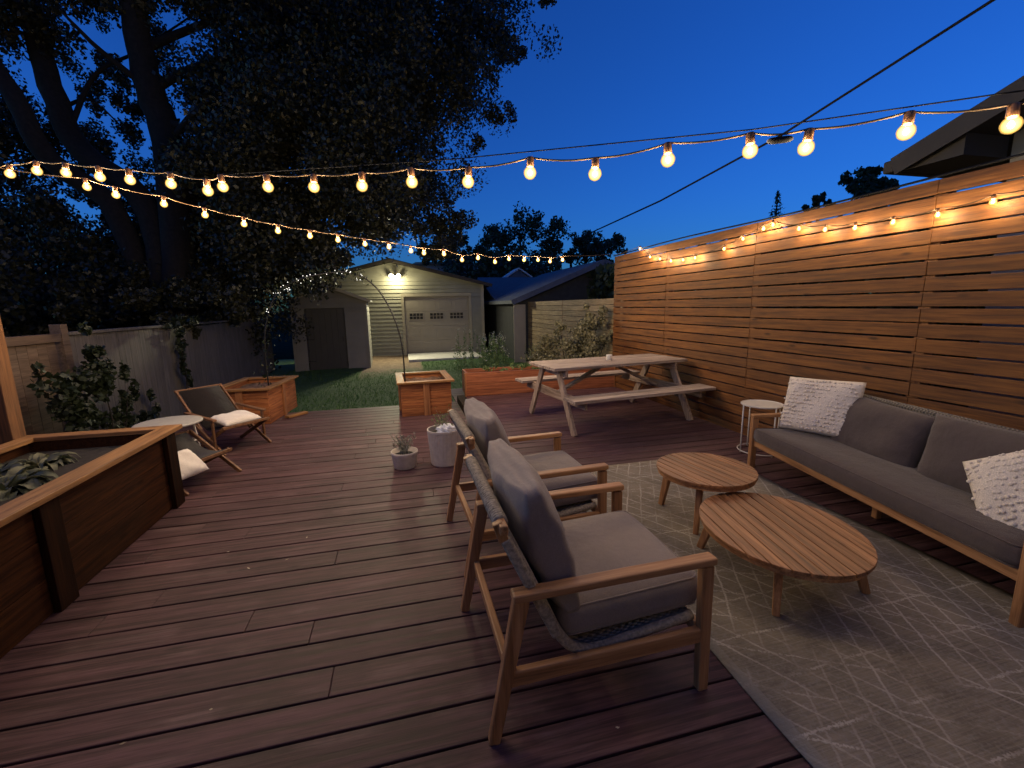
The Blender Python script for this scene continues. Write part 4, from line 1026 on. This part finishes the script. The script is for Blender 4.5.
# far trees
def crown(cx, cy, Y, rx, ry, nn, w=1.0, seed=0):
    r2 = random.Random(seed); out = []
    for _ in range(nn):
        a = r2.uniform(0, 6.28); k = r2.random() ** .5
        out.append(K(cx + rx * k * math.cos(a), cy + ry * k * math.sin(a), Y + r2.uniform(-2, 2), max(rx, ry) * .34 * r2.uniform(.7, 1.2), w))
    return out
ft = 'dark trees on the skyline'
for i, (cx, cy, Y, rx, ry, nn, lab) in enumerate((
        (520, 246, 40, 42, 26, 20, 'broad dark round tree on the skyline right of the garage'),
        (448, 252, 36, 30, 18, 12, 'low dark tree showing between the big tree and the skyline crown'),
        (570, 254, 44, 24, 18, 10, 'thin leafed tree beside the broad skyline tree'),
        (602, 250, 45, 26, 15, 14, 'compact dark round tree touching the end of the slat fence'),
        (490, 276, 30, 60, 16, 18, 'dark hedge like tree row under the far string lights'),
        (870, 190, 24, 26, 15, 12, 'dark leafy tree next to the neighbour house eave'),
        (818, 206, 26, 14, 8, 5, 'small dark tree tip above the slat fence left of the leafy one'))):
    c = at(cx, cy, Y); tree('skyline_tree', (c.x, Y, GZ), [(((c.x, Y, GZ), (c.x + .2, Y, c.z * .5), (c.x, Y, c.z + .6)), (.28, .08))],
                            crown(cx, cy, Y, rx, ry, nn, 1.0, i), 330, .30, lab, M['treeleaf'], .7, .2, ft)
def spruce(px, py_top, Y, h, label):
    c = at(px, py_top, Y); t = empty('spruce_tree', (c.x, Y, GZ), 0, label, 'tree', ft); top = c.z - GZ
    MB().tube([(0, 0, 0), (0, 0, top * .6), (0, 0, top)], [.2, .12, .02], 7).build('trunk', M['bark'], t)
    pts = []; z = top
    while z > top - h:
        rr = (top - z) * .30 + .05
        for k in range(int(9 + 22 * rr)):
            a = random.uniform(0, 6.28); q = random.random() ** .6 * rr * (1 + .25 * math.sin(a * 5 + z * 7))
            pts.append((q * math.cos(a), q * math.sin(a), z - q * .25 + random.uniform(-.05, .05)))
        z -= .16
    np_mesh('crown', leaf_quads(np.array(pts), .26, .35, .2), 4, M['treeleaf'], t)
spruce(778, 192, 25, 4.2, 'pointed dark spruce top rising above the slat fence')
hg = empty('hedge', (7.2, 9.0, GZ), 0, 'dark hedge added beyond the slat fence to block the sky in its gaps', 'hedge')  # added hedge, kept below the fence top, blocks sky light between the slats
hx_, hy_ = RNG.uniform(-.8, .8, 16000), RNG.uniform(-6, 8, 16000)
hc = np.stack([hx_, hy_, (RNG.uniform(0, 1, 16000) ** .7) * (3.28 + .2 * hx_ + .05 * np.sin(hy_ * 3))], 1)
np_mesh('foliage', leaf_quads(hc, .26, .7), 4, M['treeleaf'], hg)
MB().tube([(0, -5.5, 0), (0, -5.4, 2.0)], .04, 6).tube([(0, 0, 0), (.1, 0, 2.0)], .04, 6).tube([(0, 5.5, 0), (.1, 5.4, 2.0)], .04, 6).build('stem', M['bark'], hg)
# shrub by the fence, weeds, planter greens
def shrub(name, loc, clumps, per, size, label, mat, aspect=.7):
    t = empty(name, loc, 0, label, 'shrub'); L0 = Vector(loc)
    C_ = clump_pts([(tuple(Vector(c) - L0), r, w) for c, r, w in clumps], per)
    np_mesh('foliage', leaf_quads(C_, size, aspect, .1), 4, mat, t)
    m = MB()
    for c, r, w in clumps: q = Vector(c) - L0; m.tube([(q.x * .2, q.y * .2, 0), (q.x * .7, q.y * .7, q.z * .5), tuple(q)], [.015, .011, .004], 5)
    m.build('stem', M['bark'], t); return t
b0 = at(575, 372, 9.0)
shrub('leafy_shrub', (b0.x, 9.0, GZ), [K(x, y, Y, r, w) for x, y, Y, r, w in ((552, 352, 9.2, 15, 1), (568, 340, 9.1, 17, 1.2), (584, 330, 8.8, 16, 1.2), (598, 320, 8.5, 12, .8), (596, 345, 8.5, 15, 1), (575, 356, 9.0, 14, 1), (540, 362, 9.1, 11, .7), (606, 338, 8.4, 10, .6), (560, 326, 9.1, 9, .4), (545, 340, 9.3, 9, .5), (590, 312, 8.6, 7, .3))],
      800, .06, 'bushy pale leaved shrub behind the picnic table against the board fence', M['bush'])
def weed(name, loc, h, nst, spread, label, seed, leaf='weed', flower=True, lsize=.07):
    t = empty(name, loc, 0, label, 'plant'); r2 = random.Random(seed); m = MB(); pts = []; fp = []
    for k in range(nst):
        a = r2.uniform(0, 6.28); q = spread * r2.random() ** .5; hh = h * r2.uniform(.55, 1.05); lx, ly = r2.uniform(-.12, .12), r2.uniform(-.12, .12)
        b = Vector((q * math.cos(a), q * math.sin(a), 0)); tip = b + Vector((lx, ly, hh)); m.tube([b, b + Vector((lx * .3, ly * .3, hh * .5)), tip], [.006, .005, .003], 4)
        for i in range(26): f = r2.uniform(.08, .95); p = b + (tip - b) * f; rr = .10 * (1.1 - f); pts.append(p + Vector((r2.uniform(-rr, rr), r2.uniform(-rr, rr), 0)))
        if flower:
            for i in range(9): fp.append(tip + Vector((r2.uniform(-.035, .035), r2.uniform(-.035, .035), r2.uniform(-.10, .03))))
    m.build('stem', M['weed'], t); V_ = leaf_quads(np.array(pts), lsize, .5, .1); n0 = len(V_) // 4
    if flower: V_ = np.concatenate([V_, leaf_quads(np.array(fp), .035, .8)])
    fo = np_mesh('foliage', V_, 4, M[leaf], t)
    fo.data.materials.append(M['flower']); fo.data.polygons.foreach_set('material_index', [0] * n0 + [1] * (len(V_) // 4 - n0))
    return t
weed('tall_weed', (2.15, 10.8, GZ), 1.30, 38, .34, 'tall flowering weed with pale heads left of the shrub', 1)
weed('tall_weed', (1.62, 12.6, GZ), 1.45, 14, .30, 'tall thin weed in front of the garage corner', 2)
weed('tall_weed', (2.95, 9.6, GZ), 1.15, 34, .32, 'yellowish leafy weed at the left foot of the shrub', 3, 'bush', False)
weed('tall_weed', (2.4, 12.9, GZ), 1.2, 14, .35, 'dim green weed clump between the garage and the blue building', 4, 'weed', False)
for i, (x, y, lab) in enumerate(((-5.6, 17.5, 'dark tall shrub in the gap between the pale fence and the shed'), (-7.4, 14.5, 'dark tall shrub behind the far half of the pale fence'), (-7.6, 10.5, 'dark tall shrub behind the middle of the pale fence'), (-7.8, 7.0, 'dark tall shrub behind the brownish fence'))):
    shrub('tall_shrub', (x, y, GZ), [((x + random.uniform(-.8, .8), y + random.uniform(-1.6, 1.6), random.uniform(.2, 3.2)), (.9, 1.2, .8), 1.2) for k in range(12)], 900, .11, lab, M['bigleaf'])
gp_ = empty('planter_greens', (1.9, 8.05, .34), 0, 'low green leaves sprouting along the long red cedar trough', 'plant')
np_mesh('foliage', leaf_quads(clump_pts([((-.35 + .3 * k, random.uniform(-.08, .08), .10), (.17, .14, .09), .6) for k in range(7)], 130), .055, .6), 4, M['weed'], gp_)
# ------------------------------------------------------------------ arch over the planter boxes with fairy lights
ar = empty('garden_arch', (-1.0, 7.2, 0), 0, 'thin dark arched pole with tiny fairy lights spanning the two cedar boxes', 'garden arch')
pa = [(-.02, 7.12, .42), (-.045, 7.1, 1.10), (-.206, 7.1, 1.641), (-.445, 7.1, 1.986), (-.788, 7.12, 2.132), (-1.274, 7.15, 2.075), (-1.621, 7.2, 1.949), (-1.84, 7.25, 1.739), (-2.02, 7.3, 1.2), (-2.06, 7.35, .42)]
pa = smooth_prof([tuple(Vector(p) - Vector((-1, 7.2, 0))) for p in pa], 6)
MB().tube(pa, .011, 8).build('pole', M['blackmetal'], ar, smooth=True)
m = MB(); r2 = random.Random(8); tw = MB()
for k in range(46):
    q = pa[r2.randint(21, 44)]; p = Vector(q) + Vector((r2.uniform(-.06, .06), r2.uniform(-.05, .05), r2.uniform(-.07, .03)))
    m.lathe([(.001, -.005), (.005, 0), (.001, .005)], p, 6)
m.build('fairy_light', M['fairy'], ar)
np_mesh('foliage', leaf_quads(np.array([Vector(pa[r2.randint(20, 53)]) + Vector((r2.gauss(0, .07), r2.gauss(0, .07), r2.gauss(0, .07))) for _ in range(420)]), .06, .5), 4, M['vine'], ar)
# ------------------------------------------------------------------ string lights
S1 = [(-2.604, 4.024, 2.566), (-2.352, 3.871, 2.556), (-2.104, 3.72, 2.514), (-1.832, 3.554, 2.458), (-1.604, 3.416, 2.414), (-1.311, 3.237, 2.359), (-1.066, 3.088, 2.293), (-0.965, 3.026, 2.305), (-0.686, 2.857, 2.275), (-0.422, 2.696, 2.246), (-0.164, 2.539, 2.224), (0.085, 2.387, 2.215), (0.343, 2.23, 2.187), (0.606, 2.07, 2.197), (0.858, 1.917, 2.163), (1.116, 1.76, 2.188), (1.379, 1.6, 2.188), (1.544, 1.499, 2.177), (1.811, 1.336, 2.195), (2.065, 1.182, 2.18)]
S2 = [(-2.4, 4.461, 2.597), (-2.251, 4.543, 2.561), (-1.977, 4.693, 2.532), (-1.719, 4.834, 2.474), (-1.446, 4.984, 2.427), (-1.183, 5.129, 2.391), (-0.91, 5.279, 2.369), (-0.648, 5.422, 2.353), (-0.374, 5.573, 2.334), (-0.109, 5.718, 2.322), (0.151, 5.861, 2.296), (0.315, 5.951, 2.283), (0.584, 6.098, 2.29), (0.84, 6.239, 2.229), (1.086, 6.374, 2.271), (1.363, 6.526, 2.233), (1.607, 6.66, 2.291), (1.883, 6.811, 2.293), (2.156, 6.961, 2.31), (2.404, 7.097, 2.301), (2.677, 7.247, 2.342)]
S3 = [(3.88, 6.829, 2.484), (3.88, 6.511, 2.322), (3.88, 6.223, 2.262), (3.88, 5.93, 2.204), (3.88, 5.64, 2.189), (3.88, 5.375, 2.189), (3.88, 4.82, 2.238), (3.88, 4.513, 2.312), (3.88, 4.218, 2.374), (3.88, 4.092, 2.394), (3.88, 3.761, 2.3), (3.88, 3.473, 2.244), (3.88, 3.185, 2.214), (3.88, 2.873, 2.205), (3.88, 2.562, 2.203), (3.88, 2.249, 2.226), (3.88, 1.93, 2.25), (3.88, 1.60, 2.29)]
proto = {}
def bulb_set(parent, p, scale=1.0, power=P_BULB):
    key = scale
    if key not in proto:
        s = scale
        soc = MB().lathe([(.006, .068 * s), (.014 * s, .067 * s), (.0165 * s, .062 * s), (.017 * s, .027 * s), (.014 * s, .024 * s), (.010 * s, .023 * s)], n=14)
        gl = [(.012 * s, .0255 * s)] + [(.0285 * s * math.cos(a), .0285 * s * math.sin(a)) for a in [R(62 - 12 * i) for i in range(13)]] + [(.001, -.0285 * s)]
        fil = [(.001, -.012 * s), (.006 * s, -.009 * s), (.0095 * s, 0), (.006 * s, .009 * s), (.001, .014 * s)]
        proto[key] = (soc, MB().lathe(gl, n=20), MB().lathe(fil, n=10), {})
    a, b, c, cache = proto[key]
    if not cache:
        so_ = a.build('socket', M['socket'], parent, smooth=True); bu = b.build('bulb', M['glass'], so_, smooth=True); fi = c.build('filament', M['fil'], so_, smooth=True)
        cache['m'] = (so_.data, bu.data, fi.data)
    else:
        def mk(nm, me, par):
            o = bpy.data.objects.new(nm, me); COL.objects.link(o); o.parent = par; return o
        so_ = mk('socket', cache['m'][0], parent); bu = mk('bulb', cache['m'][1], so_); fi = mk('filament', cache['m'][2], so_)
    so_.location = p; so_.rotation_euler = (random.uniform(-.10, .10), random.uniform(-.10, .10), random.uniform(0, 6))
    if power:
        if power not in cache:
            l = bpy.data.lights.new('bulb glow', 'POINT'); l.energy = power; l.color = LAMP; l.shadow_soft_size = .018; cache[power] = l
        lo = bpy.data.objects.new('bulb_glow', cache[power]); COL.objects.link(lo); lo.parent = so_
def string(name, pts, label, scale, power, ends, sag=.012, wire=None):
    t = empty(name, (0, 0, 0), 0, label, 'string lights', 'globe string lights')
    P = []
    full = [ends[0]] + [(p[0], p[1], p[2] + .066 * scale) for p in pts] + [ends[1]]
    for a, b in zip(full, full[1:]):
        a, b = Vector(a), Vector(b)
        for i in range(6):
            f = i / 6; q = a.lerp(b, f); q.z -= sag * 4 * f * (1 - f); P.append(q)
    P.append(Vector(full[-1])); MB().tube(P, .0042, 6).build('cable', M['cable'], t, smooth=True)
    for p in pts: bulb_set(t, p, scale, power)
    return t
s1 = string('string_light', S1, 'front string of globe bulbs crossing the picture nearest the camera', 1.0, P_BULB, ((-2.84, 4.17, 2.63), (3.0, .62, 2.24)))
MB().tube([(-.965, 3.026, 2.368), (.3, 2.27, 2.30), (1.4, 1.62, 2.275), (2.1, 1.18, 2.29), (3.0, .64, 2.36)], .0028, 5).build('support_wire', M['blackcable'], s1, smooth=True)
cn = MB().lathe([(.004, -.045), (.010, -.038), (.0125, -.02), (.0125, .02), (.010, .038), (.004, .045)], n=10).build('plug', M['blackcable'], s1, smooth=True)
cn.location = at(780, 140, 1.545); cn.rotation_euler = (R(90), 0, R(58)); 
s2_ = string('string_light', S2, 'back string of globe bulbs receding from the left post towards the slat fence end', 1.0, P_BULB * 3.6, ((-2.84, 4.22, 2.66), (3.9, 7.86, 2.52)))
s3 = string('string_light', S3, 'short swags of globe bulbs hung along the top of the slat fence', .72, 5.5, ((3.9, 7.86, 2.50), (3.89, .9, 2.40)), .02)
fl_ = RNG.uniform(0, 1, (16, 3)); fl_ = np.stack([-1.7 + 3.0 * fl_[:, 0], 1.0 + 5.5 * fl_[:, 1], np.full(16, .004)], 1)
an = RNG.uniform(0, 6.28, 16); dl = np.stack([np.cos(an), np.sin(an), RNG.uniform(0, .35, 16)], 1) * (.007 + .008 * RNG.random(16))[:, None]; el = np.stack([-np.sin(an), np.cos(an), 0 * an], 1) * .005
np_mesh('fallen_leaves', np.stack([fl_ - dl * [1, 1, 0], fl_ + el, fl_ + dl, fl_ - el], 1).reshape(-1, 3), 4, leafmat('fallen leaf bits', (.16, .10, .05), (.55, .48, .36)))['kind'] = 'stuff'
# ------------------------------------------------------------------ overhead cables
cb = MB().tube([A(1060, -42, 2.2), A(993, 0, 2.5), A(780, 136, 4.3), A(660, 201, 10), A(575, 240, 40)], [.011, .011, .012, .02, .05], 7).build('service_cable', M['blackcable'], None, smooth=True)
tag(cb, 'thick black overhead cable running diagonally across the sky', 'cable')
fc = MB().tube([(FX - .02 + .01 * math.sin(y * 2), y, 2.497 + .012 * math.sin(y * 1.3)) for y in [7.9 - .3 * i for i in range(29)]], .009, 6).build('fence_cable', M['blackcable'], None, smooth=True)
tag(fc, 'thin black cable lying along the top edge of the slat fence', 'cable')
